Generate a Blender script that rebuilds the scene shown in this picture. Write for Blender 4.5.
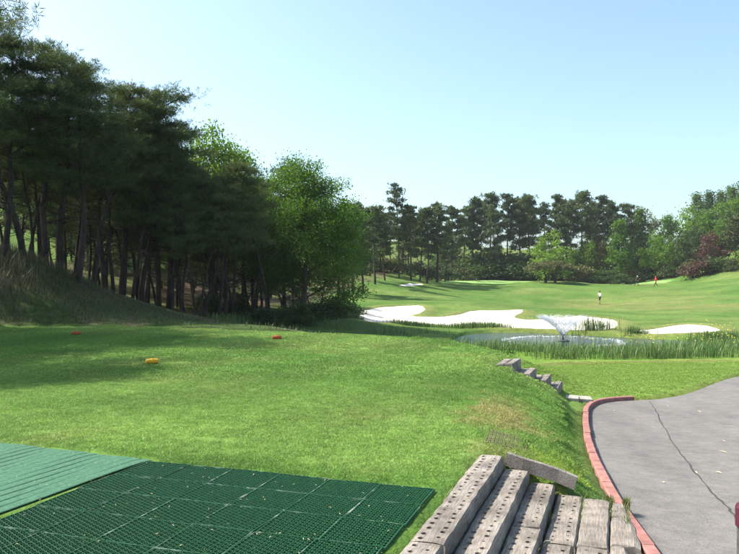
import bpy, bmesh, math, random
import numpy as np
from mathutils import Vector, Matrix
from mathutils.geometry import delaunay_2d_cdt

random.seed(7)
for o in list(bpy.data.objects):
    bpy.data.objects.remove(o)
S = bpy.context.scene
COL = S.collection
R = math.radians

# ------------------------------------------------------------------ camera
EYE = 1.7            # eye height over the tee (z = 0)
FPX, CX, HZ = 740.0, 369.5, 275.0      # photo pixels: focal length, centre, horizon
cam = bpy.data.objects.new('camera', bpy.data.cameras.new('camera'))
COL.objects.link(cam)
cam.data.sensor_width = 36.0
cam.data.lens = 36.0 * FPX / 739.0
cam.location = (0, 0, EYE)
cam.rotation_euler = (R(90) - math.atan((277.0 - HZ) / FPX), 0, 0)
cam.data.clip_end = 4000
cam.data.clip_start = 0.05
S.camera = cam
S.render.resolution_x, S.render.resolution_y = 1024, 768

# ------------------------------------------------------------------ sky, sun, exposure
SUN_EL, SUN_AZ = R(49), Vector((-0.97, 0.24))
world = bpy.data.worlds.new('World'); S.world = world; world.use_nodes = True
wn = world.node_tree
sky = wn.nodes.new('ShaderNodeTexSky'); sky.sky_type = 'NISHITA'
sky.sun_disc = False
sky.sun_elevation = SUN_EL
sky.sun_rotation = math.atan2(SUN_AZ.x, SUN_AZ.y)
sky.air_density, sky.dust_density, sky.ozone_density = .8, 2.6, 1.0
bg = wn.nodes['Background']; bg.inputs['Strength'].default_value = 0.148
tint = wn.nodes.new('ShaderNodeMix'); tint.data_type = 'RGBA'; tint.blend_type = 'MULTIPLY'      # cool white balance of the small camera
tint.inputs[0].default_value = 1.0; tint.inputs[7].default_value = (.945, 1.05, 1.01, 1)
wn.links.new(sky.outputs[0], tint.inputs[6]); wn.links.new(tint.outputs[2], bg.inputs[0])
sun_data = bpy.data.lights.new('sun', 'SUN'); sun = bpy.data.objects.new('sun', sun_data)
sun_data.energy = 4.5; sun_data.angle = R(0.53); sun_data.color = (1.0, 0.95, 0.86)
az = SUN_AZ.normalized()
to_sun = Vector((az.x * math.cos(SUN_EL), az.y * math.cos(SUN_EL), math.sin(SUN_EL)))
sun.rotation_euler = to_sun.to_track_quat('Z', 'Y').to_euler()
sun.location = (-40, 20, 60)
COL.objects.link(sun)
S.view_settings.view_transform = 'Standard'
S.view_settings.look = 'None'
S.view_settings.exposure = 1.12
S.view_settings.gamma = 1.0

# ------------------------------------------------------------------ helpers
def tag(o, label=None, cat=None, group=None, kind=None):
    if label: o['label'] = label
    if cat: o['category'] = cat
    if group: o['group'] = group
    if kind: o['kind'] = kind
    return o

def empty(name, loc=(0, 0, 0), rz=0.0, parent=None):
    o = bpy.data.objects.new(name, None); COL.objects.link(o)
    o.location = loc; o.rotation_euler = (0, 0, rz); o.empty_display_size = 0.2
    if parent: o.parent = parent
    return o

def link(name, me, mat=None, parent=None, loc=None, rot=None, scale=None):
    o = bpy.data.objects.new(name, me); COL.objects.link(o)
    if mat is not None and len(me.materials) == 0:
        me.materials.append(mat)
    if parent: o.parent = parent
    if loc is not None: o.location = loc
    if rot is not None: o.rotation_euler = rot
    if scale is not None: o.scale = scale
    return o

def mesh_np(name, V, polys, smooth=False):
    """polys: list of int arrays (n,k), one array for each polygon size"""
    me = bpy.data.meshes.new(name)
    V = np.asarray(V, dtype=np.float32)
    me.vertices.add(len(V)); me.vertices.foreach_set('co', V.ravel())
    polys = [np.asarray(p, dtype=np.int32) for p in polys if len(p)]
    loops = np.concatenate([p.ravel() for p in polys])
    sizes = np.concatenate([np.full(len(p), p.shape[1], dtype=np.int32) for p in polys])
    starts = np.concatenate([[0], np.cumsum(sizes)[:-1]]).astype(np.int32)
    me.loops.add(len(loops)); me.loops.foreach_set('vertex_index', loops)
    me.polygons.add(len(sizes)); me.polygons.foreach_set('loop_start', starts)
    me.polygons.foreach_set('loop_total', sizes)
    me.polygons.foreach_set('use_smooth', np.full(len(sizes), smooth, dtype=bool))
    me.update(calc_edges=True); me.validate()
    return me

def vcol(me, name, C):
    a = me.attributes.new(name, 'FLOAT_COLOR', 'POINT')
    C = np.concatenate([np.asarray(C, dtype=np.float32), np.ones((len(C), 1), np.float32)], axis=1)
    a.data.foreach_set('color', C.ravel())

def sstep(a, b, x):
    t = np.clip((x - a) / (b - a), 0, 1); return t * t * (3 - 2 * t)

_rg = np.random.default_rng(11); _NT = _rg.random((256, 256))
def vnoise(x, y):
    x = np.asarray(x, float); y = np.asarray(y, float)
    xi = np.floor(x).astype(int); yi = np.floor(y).astype(int)
    fx = x - xi; fy = y - yi; fx = fx * fx * (3 - 2 * fx); fy = fy * fy * (3 - 2 * fy)
    g = lambda i, j: _NT[i % 256, j % 256]
    return (g(xi, yi) * (1 - fx) + g(xi + 1, yi) * fx) * (1 - fy) + (g(xi, yi + 1) * (1 - fx) + g(xi + 1, yi + 1) * fx) * fy
def fbm(x, y, oct=4):
    s = 0; a = 0.5; t = 0
    for k in range(oct):
        s = s + a * vnoise(x * 2 ** k + 17 * k, y * 2 ** k + 31 * k); t += a; a *= 0.5
    return s / t

def sdist(poly, x, y):
    """signed distance to a closed polygon, negative inside (vectorised)"""
    x = np.asarray(x, float); y = np.asarray(y, float)
    d = np.full(x.shape, 1e9); ins = np.zeros(x.shape, bool); n = len(poly)
    for i in range(n):
        ax, ay = poly[i]; bx, by = poly[(i + 1) % n]
        ex, ey = bx - ax, by - ay; wx, wy = x - ax, y - ay
        t = np.clip((wx * ex + wy * ey) / (ex * ex + ey * ey + 1e-12), 0, 1)
        d = np.minimum(d, np.hypot(wx - ex * t, wy - ey * t))
        c = ((ay > y) != (by > y)) & (x < (bx - ax) * (y - ay) / (by - ay + 1e-12) + ax)
        ins ^= c
    return np.where(ins, -d, d)

def smooth_poly(pts, n=4, closed=True):
    P = [Vector((p[0], p[1])) for p in pts]; out = []; m = len(P)
    rng_ = range(m) if closed else range(m - 1)
    for i in rng_:
        if closed: a, b, c, d = P[i - 1], P[i], P[(i + 1) % m], P[(i + 2) % m]
        else: a, b, c, d = P[max(i - 1, 0)], P[i], P[i + 1], P[min(i + 2, m - 1)]
        for k in range(n):
            t = k / n
            q = 0.5 * ((2 * b) + (c - a) * t + (2 * a - 5 * b + 4 * c - d) * t * t + (3 * b - a - 3 * c + d) * t ** 3)
            out.append((q.x, q.y))
    if not closed: out.append((P[-1].x, P[-1].y))
    return out

# a photo pixel and a distance give a point
def P3(px, py, d):
    return ((px - CX) / FPX * d, d, EYE - (py - HZ) / FPX * d)

# ------------------------------------------------------------------ lie of the land
CTRL = [P3(*c) for c in [
    # beyond the pond: fairway, green, treeline
    (450, 326, 52), (520, 326, 51), (600, 330, 47), (560, 318, 58), (500, 311, 63), (400, 306, 67), (385, 318, 57),
    (620, 328, 50), (690, 325, 48), (720, 331, 45), (600, 312, 76), (600, 304, 98), (450, 304, 76), (450, 295, 100),
    (540, 290, 115), (440, 285, 120), (380, 300, 80), (350, 290, 90), (330, 300, 75), (640, 285.5, 130), (550, 282.5, 132),
    (500, 280, 145), (640, 280, 146), (430, 280, 138), (450, 273, 158), (520, 273, 162), (600, 272, 160), (640, 272, 156),
    (360, 276, 110), (380, 269, 126), (400, 247, 172), (480, 251, 178), (580, 258, 180), (640, 260, 175),
    (670, 285.5, 128), (620, 285.5, 127), (690, 284, 121), (715, 283, 117), (700, 268, 138), (739, 260, 135), (739, 290, 100), (739, 310, 70), (739, 240, 165), (700, 252, 160),
    (780, 245, 140), (780, 300, 80), (800, 320, 55),
    # grove on the left
    (280, 319, 45), (320, 315, 50), (200, 316, 38), (240, 303, 55), (150, 307, 43), (105, 299, 38), (50, 270, 35),
    (10, 261, 29), (60, 300, 28.5), (60, 236, 70), (60, 210, 100), (160, 262, 80), (250, 272, 90), (250, 250, 130), (160, 230, 120), (330, 270, 120),
    (-60, 215, 80), (-80, 250, 35), (120, 306, 29), (200, 323, 30), (250, 326, 27), (300, 330, 27),
]] + [
    # road, stairs and lower lawn
    (2.1, 5.4, -.38), (2.3, 6.7, -.38), (1.9, 7.4, -.36), (2.8, 9, -.52), (4.1, 13.7, -.84), (4.8, 15.5, -.92), (7, 16.9, -.97), (10.5, 21, -1.12),
    (1.9, 3.0, -.30), (1.6, 0, -.25), (6, 3, -.34), (8, 9, -.55), (14, 14, -.9), (20, 22, -1.15), (5.2, 20, -1.15), (7, 24, -1.45), (9.5, 30, -1.78),
    (15, 29, -1.7), (22, 32, -1.75), (4.5, 27, -1.7), (0, 30, -1.6), (-3, 36, -1.5), (2, 36, -1.85), (25, 42, -1.8), (18, 40, -1.9),
    (-20, 5, .8), (-22, 15, 1.2), (-18, -10, .5), (0, -20, 0), (20, -15, -.2), (40, 10, -.8), (45, 40, -1.5),
    (120, 100, 2), (110, 160, 9), (-120, 60, 14), (-110, 140, 16), (0, 240, 6), (-90, 230, 12), (90, 240, 10), (-60, -10, 4), (90, 0, -1),
]
CTRL = np.array(CTRL)
def _tps_fit(C, lam=0.02):
    n = len(C); d = np.hypot(C[:, 0][:, None] - C[:, 0], C[:, 1][:, None] - C[:, 1]) + 1e-9
    K = d * d * np.log(d) + np.eye(n) * lam * 50
    Pm = np.c_[np.ones(n), C[:, :2]]
    A = np.block([[K, Pm], [Pm.T, np.zeros((3, 3))]])
    return np.linalg.solve(A, np.r_[C[:, 2], 0, 0, 0])
TPSW = _tps_fit(CTRL)
def base_h(x, y):
    x = np.asarray(x, float); y = np.asarray(y, float); sh = x.shape
    xf = np.clip(x.ravel(), -130, 130); yf = np.clip(y.ravel(), -25, 250); out = np.empty(xf.shape)
    for s in range(0, len(xf), 40000):
        a, b = xf[s:s + 40000, None], yf[s:s + 40000, None]
        d = np.hypot(a - CTRL[:, 0], b - CTRL[:, 1]) + 1e-9
        out[s:s + 40000] = (d * d * np.log(d)) @ TPSW[:-3] + TPSW[-3] + TPSW[-2] * a[:, 0] + TPSW[-1] * b[:, 0]
    return np.clip(out, -3.2, 18).reshape(sh)

U = Vector((.3205, .947)); VV = Vector((.947, -.3205))        # along / across the sleepers of the stairs
S0 = Vector((1.025, 6.99))                                    # far left corner of the top sleeper
def st(u, v): p = S0 + U * u + VV * v; return (p.x, p.y)      # u <= 0 runs back towards the viewer

TEE = [(-14, -6), (-13.5, 16), (-13.2, 22.6), (-11.5, 23.8), (-7.5, 24.2), (-3.6, 22.4), (-.6, 21.2), (1.5, 19.8), (2.5, 17.6), (2.68, 15.6),
       (2.5, 13.8), (1.9, 11.2), (1.4, 9.0), (1.05, 7.4), st(0, .1), st(-2.5, .1), st(-5, .1), st(-12, .1)]
POND = smooth_poly([(4.6, 40.6), (6, 37.8), (8.4, 35.9), (11.5, 35.2), (15, 36.2), (18.8, 38.8), (19.0, 40.6), (15.8, 43.4), (12.2, 46.6), (8.8, 47.8), (7.2, 47.4), (6.0, 46.2), (5.3, 44.6), (4.8, 42.8)], 4)
WATER_Z = -2.0
def hill(x, y):
    b = base_h(x, y)
    sd = sdist(TEE, x, y)
    right = sstep(0.0, 2.0, x) * (1 - sstep(15.5, 18.5, y))
    w = 3.2 * (1 - right) + 1.75 * right
    tt = np.clip(sd / w, 0, 1); m = 1 - (.2 * sstep(0, 1, tt) + .8 * tt)
    far = 1 - m
    und = (fbm(x * .11, y * .11, 3) - .5) * .9 * sstep(52, 75, y) + (fbm(x * .5 + 9, y * .5, 3) - .5) * .10
    teez = (fbm(x * .25 + 50, y * .25, 2) - .5) * .05
    near = np.exp(-((x - 3) ** 2 + (y - 9) ** 2) / 60.0)
    return (b + und * (1 - .8 * near)) * far + teez * m
def hz1(x, y): return float(hill(np.array([x]), np.array([y]))[0])

def ray(px, py, d0=3.0, d1=260.0):
    """where the sight line of a photo pixel meets the land"""
    d = np.concatenate([np.arange(d0, 30, .05), np.arange(30, d1, .25)])
    x = (px - CX) / FPX * d; z = EYE - (py - HZ) / FPX * d
    hit = np.where(hill(x, d) >= z)[0]
    i = hit[0] if len(hit) else len(d) - 1
    return (float(x[i]), float(d[i]), float(z[i]))
def at(px, d):
    x = (px - CX) / FPX * d; return (x, d, hz1(x, d))

# bunkers, road, green: outlines from the photograph laid on the land
def outline(pts, n=3): return smooth_poly([ray(*p)[:2] for p in pts], n)
BUNKER_A = outline([(352, 317), (361, 311), (384, 307), (418, 306), (426, 309), (421, 313.5), (412, 316), (432, 318), (452, 316), (480, 311), (518, 310), (522, 313), (515, 316.5),
                    (522, 319.5), (541, 320), (560, 318.5), (586, 317), (613, 320.5), (617, 327), (604, 331), (575, 331), (540, 330), (500, 328.5), (470, 328), (430, 325), (395, 324.5), (366, 322)])
BUNKER_B = outline([(624, 332.8), (642, 331), (664, 328), (690, 325), (714, 328), (721, 331), (702, 333.5), (664, 334.6), (638, 334.8)])
BUNKER_C = outline([(398, 286), (410, 283.6), (421, 283.8), (424, 285.2), (412, 286.6)])
ROAD_IN = smooth_poly([(.9, -6), (1.35, -2), (1.7, 1.5), (2.0, 4.2), (2.16, 5.5), (2.32, 6.8), (2.55, 8.0), (2.95, 9.7), (3.45, 11.6), (4.0, 13.5), (4.42, 14.7), (4.9, 15.5), (5.5, 15.9), (6.2, 16.05)], 5, False)
ROAD_FAR = smooth_poly([(6.2, 16.05), (7.1, 16.8), (8.2, 18.2), (9.4, 19.8), (10.8, 21.3), (13, 22.8), (17, 24.2), (24, 25.6), (40, 26)], 4, False)
ROAD_OUT = [(40, 20), (24, 19.6), (16, 17.5), (12, 13), (10, 8), (9, 2), (8.4, -6)]
ROAD = ROAD_IN + ROAD_FAR[1:] + ROAD_OUT
GREENS = [outline([(428, 281.6), (480, 279.8), (545, 280.0), (525, 282.2), (460, 282.8)], 3), outline([(578, 282.4), (620, 281.2), (672, 281.4), (658, 283.6), (600, 284.2)], 3)]
STEP2 = [(2.5, 13.75), (3.9, 13.95), (4.35, 15.65), (2.85, 15.1)]
STAIR = [st(.0, .03), st(.0, .24), st(.07, .24), st(.07, .95), st(0, 1.0), st(0, 1.36), st(-5.5, 1.5), st(-5.5, .03)]

def road_h(x, y):
    return base_h(x, y) - .06
def ground_h(x, y):
    z = hill(x, y)
    sd = sdist(POND, x, y); z = z - 1.1 * (1 - sstep(-2.2, .25, sd)) * (z > WATER_Z - 1.5); 
    z = np.where((sd > 0) & (sd < 3), np.maximum(z, WATER_Z + .04 + .06 * sd), z)
    z = np.where(sd < -.15, np.minimum(z, WATER_Z - .12), z)
    for B in (BUNKER_A, BUNKER_B, BUNKER_C):
        sb = sdist(B, x, y); z = z + .10 * np.exp(-((sb - .5) / .6) ** 2) - .75 * (1 - sstep(-1.0, .05, sb))
    sr = sdist(ROAD, x, y); z = np.where(sr < .6, z * sstep(.1, .6, sr) + (road_h(x, y) + .05) * (1 - sstep(.1, .6, sr)), z)
    z = z - .22 * (1 - sstep(-.02, .11, sr))
    sb = sdist(STEP2, x, y); t2 = np.clip((x - 2.55 - (y - 14.1) * .36) / 1.2, 0, 1); zs = -.20 - .66 * t2
    z = np.where(sb < .25, z + (np.minimum(z, zs) - z) * (1 - sstep(0, .25, sb)), z)
    ss = sdist(STAIR, x, y); vq = (x - S0.x) * VV.x + (y - S0.y) * VV.y
    zs = np.interp(vq, [.02, .24, .47, .72, .96, 1.2, 1.5], [-.14, -.20, -.30, -.38, -.40, -.40, -.40]); z = z + (np.minimum(z, zs) - z) * (1 - sstep(-.05, .05, ss))
    return z

# ------------------------------------------------------------------ colour of the turf (real differences of growth)
LUSH = np.array([.082, .172, .030]); MID = np.array([.136, .226, .050]); DRY = np.array([.235, .215, .085]); LITTER = np.array([.135, .095, .060])
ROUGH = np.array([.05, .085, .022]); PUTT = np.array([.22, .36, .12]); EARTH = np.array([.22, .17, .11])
GROVE = smooth_poly([(-45, 27.5), (-14, 27.3), (-10, 29), (-6.5, 31), (-4.6, 36), (-3.6, 43), (-4.5, 52), (-4, 62), (-4.5, 75), (-1.5, 98), (4, 122), (8, 134), (2, 142), (-6, 134), (-12, 110), (-16, 85), (-20, 62), (-30, 50), (-45, 45)], 3)
def mix3(a, b, t): return a * (1 - t[..., None]) + b * t[..., None]
def turf(x, y):
    x = np.asarray(x, float); y = np.asarray(y, float)
    n1 = fbm(x * .35 + 3, y * .35, 4); n2 = fbm(x * 1.6 + 40, y * 1.6, 3); n3 = fbm(x * .06 + 5, y * .06 + 8, 3)
    c = mix3(LUSH, MID, np.clip(sstep(.3, .75, n1) * .9 + .25 * (n2 - .5), 0, 1))
    dry = sstep(.55, .80, fbm(x * .9 + 80, y * .9 + 12, 4)) * .22 * (y < 26) + sstep(.45, .7, n3) * .32 * (y > 40) + sstep(.5, .75, fbm(x * .12 + 7, y * .3, 4)) * .26 * (y > 40)
    mow = np.sin((x * .9 - y * .43) * 2 * np.pi / 3.1 + .8 * np.sin(y * .3)); tee_ = (y < 25) & (x < 3)
    c = c * np.where(tee_, 1 + .085 * np.clip(mow * 2.2, -1, 1), 1 + .05 * np.clip(np.sin((x * .5 + y) * .55) * 2, -1, 1) * (y > 55))[..., None]
    # worn strip along the shoulder of the tee by the stairs
    wear = np.exp(-((x - (1.35 + (y - 7.4) * .2)) / .42) ** 2) * np.exp(-((y - 8.7) / 1.7) ** 2)
    dry = dry + wear * 1.1 * sstep(.35, .62, n2)
    # strip of short worn turf along the mats
    vv = (x - S0.x) * VV.x + (y - S0.y) * VV.y; uu = (x - S0.x) * U.x + (y - S0.y) * U.y
    c = mix3(c, MID * 1.15, sstep(-1.1, -.5, uu) * (1 - sstep(.2, .9, uu)) * (vv < 0) * .6)
    c = mix3(c, DRY, np.clip(dry, 0, .85))
    # two rolls of sod on the bank above the kerb
    es = sdist([st(.04, .1), st(.02, 1.4), st(-5.5, 1.6), st(-5.5, .1)], x, y); c = mix3(c, EARTH * .8, (1 - sstep(-.1, .04, es)) * .9)
    kb = sdist([st(.1, .45), st(1.5, .6), st(1.35, .95), st(.08, .82)], x, y)
    c = mix3(c, np.array([.150, .235, .030]), (1 - sstep(-.06, .06, kb)) * .8)
    kb = sdist([st(.06, .83), st(1.6, .98), st(1.9, 1.3), st(.05, 1.25)], x, y)
    c = mix3(c, np.array([.050, .130, .028]), (1 - sstep(-.06, .06, kb)) * .8)
    lawn = (x > 3) & (y > 15) & (y < 34)
    c = np.where(lawn[..., None], mix3(c, np.array([.135, .215, .036]), .65 * np.ones_like(x)), c)
    shore = np.exp(-((y - 29.3 - .15 * np.sin(x)) / .7) ** 2) * (x > 5)
    c = mix3(c, DRY * .9, shore * .55)
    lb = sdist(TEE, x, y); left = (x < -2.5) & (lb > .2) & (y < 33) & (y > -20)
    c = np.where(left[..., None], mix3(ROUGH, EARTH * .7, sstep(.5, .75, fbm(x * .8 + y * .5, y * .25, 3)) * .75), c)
    g = sdist(GROVE, x, y) + (fbm(x * .3, y * .3, 3) - .5) * 4
    c = mix3(c, LITTER * (0.7 + .5 * n2)[..., None], (1 - sstep(-1.2, .8, g)) * (.45 + .55 * sstep(.35, .6, fbm(x * .22 + 60, y * .22, 3))))
    hr = sstep(118, 150, y) * sstep(.45, .62, fbm(x * .12 + 30, y * .12, 3)) * (y < 190) * (x > 40)
    c = mix3(c, EARTH * 1.2, hr * .75)
    bh = sstep(150, 156, y); c = mix3(c, MID * .75 + LITTER * .35, bh * .7)
    c = np.where((y > 40)[..., None], c * np.array([.80, .78, .80]), c)
    for GP in GREENS: c = mix3(c, PUTT, 1 - sstep(-.5, .3, sdist(GP, x, y)))
    for B in (BUNKER_A, BUNKER_B):
        sb = sdist(B, x, y); c = mix3(c, DRY * .9, np.exp(-((sb - .4) / .7) ** 2) * .45)
    sr = sdist(ROAD, x, y); c = mix3(c, DRY, (1 - sstep(.05, .35, sr)) * .35)
    ms = sdist(MESHAREA, x, y); c = mix3(c, np.array([.030, .075, .016]), (1 - sstep(-.08, .02, ms)) * .85)
    return c

MESHAREA = [st(-1.30, -2.76), st(-1.30, -.10), st(-7, -.06), st(-7, -2.76)]

# ------------------------------------------------------------------ materials
def nodes(name):
    m = bpy.data.materials.new(name); m.use_nodes = True
    nt = m.node_tree; b = nt.nodes['Principled BSDF']
    return m, nt, b
def N(nt, t, **kw):
    n = nt.nodes.new(t)
    for k, v in kw.items():
        if k in n.inputs: n.inputs[k].default_value = v
        else: setattr(n, k, v)
    return n
def ramp(nt, stops):
    n = nt.nodes.new('ShaderNodeValToRGB'); e = n.color_ramp.elements
    while len(e) < len(stops): e.new(0.5)
    for el, (p, c) in zip(e, stops):
        el.position = p; el.color = (*c, 1) if len(c) == 3 else c
    return n
def mixc(nt, kind, fac, a, b):
    n = nt.nodes.new('ShaderNodeMix'); n.data_type = 'RGBA'; n.blend_type = kind
    for s, v in ((n.inputs[0], fac), (n.inputs[6], a), (n.inputs[7], b)):
        if isinstance(v, bpy.types.NodeSocket): nt.links.new(v, s)
        elif isinstance(v, (int, float)): s.default_value = v
        else: s.default_value = (*v, 1)
    return n.outputs[2]
def noise(nt, scale, detail=4, rough=.55, coord='Object', stretch=None):
    tc = nt.nodes.new('ShaderNodeTexCoord'); src = tc.outputs['Object' if coord == 'World' else coord]
    if coord == 'World':
        src = nt.nodes.new('ShaderNodeNewGeometry').outputs['Position']
    if stretch:
        mp = nt.nodes.new('ShaderNodeMapping'); mp.inputs['Scale'].default_value = stretch
        nt.links.new(src, mp.inputs[0]); src = mp.outputs[0]
    n = nt.nodes.new('ShaderNodeTexNoise'); n.inputs['Scale'].default_value = scale
    n.inputs['Detail'].default_value = detail; n.inputs['Roughness'].default_value = rough
    nt.links.new(src, n.inputs['Vector'])
    return n.outputs['Fac']
def bump(nt, b, h, strength=.4, dist=.02):
    n = nt.nodes.new('ShaderNodeBump'); n.inputs['Strength'].default_value = strength; n.inputs['Distance'].default_value = dist
    nt.links.new(h, n.inputs['Height']); nt.links.new(n.outputs[0], b.inputs['Normal'])

def mat_ground():
    m, nt, b = nodes('turf')
    at_ = N(nt, 'ShaderNodeAttribute', attribute_name='gcol')
    f1 = noise(nt, 3.2, 6, .7, 'World'); f2 = noise(nt, 26, 5, .7, 'World'); f3 = noise(nt, .5, 5, .65, 'World', (1, .6, 1))
    r1 = ramp(nt, [(.3, (.62, .66, .6)), (.7, (1.34, 1.3, 1.3))]); nt.links.new(f1, r1.inputs[0])
    r2 = ramp(nt, [(.3, (.7, .7, .7)), (.72, (1.3, 1.3, 1.25))]); nt.links.new(f2, r2.inputs[0])
    r3 = ramp(nt, [(.32, (.78, .86, .75)), (.68, (1.2, 1.12, 1.1))]); nt.links.new(f3, r3.inputs[0])
    c = mixc(nt, 'MULTIPLY', 1.0, at_.outputs['Color'], r1.outputs[0])
    c = mixc(nt, 'MULTIPLY', .8, c, r2.outputs[0]); c = mixc(nt, 'MULTIPLY', .9, c, r3.outputs[0])
    nt.links.new(c, b.inputs['Base Color']); b.inputs['Roughness'].default_value = .95
    b.inputs['Specular IOR Level'].default_value = .12
    add = N(nt, 'ShaderNodeMath', operation='ADD'); nt.links.new(f2, add.inputs[0]); nt.links.new(f1, add.inputs[1])
    bump(nt, b, add.outputs[0], .7, .05)
    return m
def mat_blade(name, inst=True, tint=(1, 1, 1), trans=.25, spec=.25):
    m, nt, b = nodes(name)
    at_ = N(nt, 'ShaderNodeAttribute', attribute_name='gcol', attribute_type='INSTANCER' if inst else 'GEOMETRY')
    f = noise(nt, 9, 4, .6, 'World')
    r = ramp(nt, [(.3, tuple(.72 * t for t in tint)), (.7, tuple(1.3 * t for t in tint))]); nt.links.new(f, r.inputs[0])
    g = N(nt, 'ShaderNodeAttribute', attribute_name='bv'); 
    c = mixc(nt, 'MULTIPLY', 1, at_.outputs['Color'], r.outputs[0]); c = mixc(nt, 'MULTIPLY', 1, c, g.outputs['Color'])
    nt.links.new(c, b.inputs['Base Color']); b.inputs['Roughness'].default_value = .5; b.inputs['Specular IOR Level'].default_value = spec
    t = N(nt, 'ShaderNodeBsdfTranslucent'); nt.links.new(c, t.inputs[0]); mx = N(nt, 'ShaderNodeMixShader', Fac=trans)
    nt.links.new(b.outputs[0], mx.inputs[1]); nt.links.new(t.outputs[0], mx.inputs[2]); nt.links.new(mx.outputs[0], nt.nodes['Material Output'].inputs[0])
    return m
def mat_leaf(name, c0, c1, trans=.35, tcol=None):
    m, nt, b = nodes(name)
    g = N(nt, 'ShaderNodeAttribute', attribute_name='bv'); oi = N(nt, 'ShaderNodeObjectInfo')
    r = ramp(nt, [(0.0, c0), (1.0, c1)]); nt.links.new(g.outputs['Fac'], r.inputs[0])
    hs = N(nt, 'ShaderNodeHueSaturation'); nt.links.new(r.outputs[0], hs.inputs['Color'])
    v = N(nt, 'ShaderNodeMapRange'); v.inputs[3].default_value = .78; v.inputs[4].default_value = 1.25; nt.links.new(oi.outputs['Random'], v.inputs[0]); nt.links.new(v.outputs[0], hs.inputs['Value'])
    h = N(nt, 'ShaderNodeMapRange'); h.inputs[3].default_value = .515; h.inputs[4].default_value = .485; nt.links.new(oi.outputs['Random'], h.inputs[0]); nt.links.new(h.outputs[0], hs.inputs['Hue'])
    c = hs.outputs[0]
    nt.links.new(c, b.inputs['Base Color']); b.inputs['Roughness'].default_value = .55; b.inputs['Specular IOR Level'].default_value = .2
    t = N(nt, 'ShaderNodeBsdfTranslucent'); c2 = mixc(nt, 'MULTIPLY', 1, c, tcol or (1.5, 1.5, .6)); nt.links.new(c2, t.inputs[0])
    mx = N(nt, 'ShaderNodeMixShader', Fac=trans); nt.links.new(b.outputs[0], mx.inputs[1]); nt.links.new(t.outputs[0], mx.inputs[2])
    nt.links.new(mx.outputs[0], nt.nodes['Material Output'].inputs[0])
    return m
def mat_two(name, c0, c1, scale=6, rough=.8, bs=.5, bd=.01, stretch=None, detail=6, spec=.3, lo=.35, hi=.65, coord='Object', metal=0):
    m, nt, b = nodes(name)
    f = noise(nt, scale, detail, .65, coord, stretch); r = ramp(nt, [(lo, c0), (hi, c1)]); nt.links.new(f, r.inputs[0])
    nt.links.new(r.outputs[0], b.inputs['Base Color']); b.inputs['Roughness'].default_value = rough; b.inputs['Specular IOR Level'].default_value = spec
    b.inputs['Metallic'].default_value = metal
    if bs: bump(nt, b, f, bs, bd)
    return m
def mat_timber():
    m, nt, b = nodes('weathered_timber')
    f1 = noise(nt, 5, 8, .7, 'Object', (14, 1.2, 14)); f2 = noise(nt, 3, 5, .6, 'World'); f3 = noise(nt, 60, 3, .6, 'World')
    r = ramp(nt, [(.28, (.125, .105, .090)), (.5, (.265, .235, .205)), (.72, (.395, .36, .318))]); nt.links.new(f1, r.inputs[0])
    r2 = ramp(nt, [(.32, (.42, .39, .36)), (.66, (1.12, 1.08, 1.04))]); nt.links.new(f2, r2.inputs[0])
    r3 = ramp(nt, [(.3, (.8, .8, .8)), (.7, (1.15, 1.15, 1.15))]); nt.links.new(f3, r3.inputs[0])
    c = mixc(nt, 'MULTIPLY', 1, r.outputs[0], r2.outputs[0]); c = mixc(nt, 'MULTIPLY', .7, c, r3.outputs[0])
    nt.links.new(c, b.inputs['Base Color']); b.inputs['Roughness'].default_value = .9; bump(nt, b, f1, .8, .012)
    return m
def mat_asphalt():
    m, nt, b = nodes('asphalt')
    f1 = noise(nt, 75, 3, .75, 'World'); f2 = noise(nt, .8, 6, .65, 'World', (1.5, .6, 1)); f3 = noise(nt, 5, 7, .75, 'World')
    r = ramp(nt, [(.3, (.100, .092, .086)), (.7, (.165, .154, .146))]); nt.links.new(f2, r.inputs[0])
    r1 = ramp(nt, [(.3, (.58, .58, .58)), (.7, (1.45, 1.42, 1.38))]); nt.links.new(f1, r1.inputs[0])
    r3 = ramp(nt, [(.3, (.72, .72, .72)), (.7, (1.25, 1.24, 1.22))]); nt.links.new(f3, r3.inputs[0])
    c = mixc(nt, 'MULTIPLY', 1, r.outputs[0], r1.outputs[0]); c = mixc(nt, 'MULTIPLY', 1, c, r3.outputs[0])
    nt.links.new(c, b.inputs['Base Color']); b.inputs['Roughness'].default_value = .85; bump(nt, b, f1, .6, .006)
    return m
def mat_water():
    m, nt, b = nodes('pond_water')
    b.inputs['Base Color'].default_value = (.045, .06, .055, 1); b.inputs['Roughness'].default_value = .07
    b.inputs['Specular IOR Level'].default_value = .6; b.inputs['IOR'].default_value = 1.33
    f = noise(nt, 3.5, 4, .6, 'World', (1, 2.2, 1)); bump(nt, b, f, .55, .05)
    return m
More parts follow.
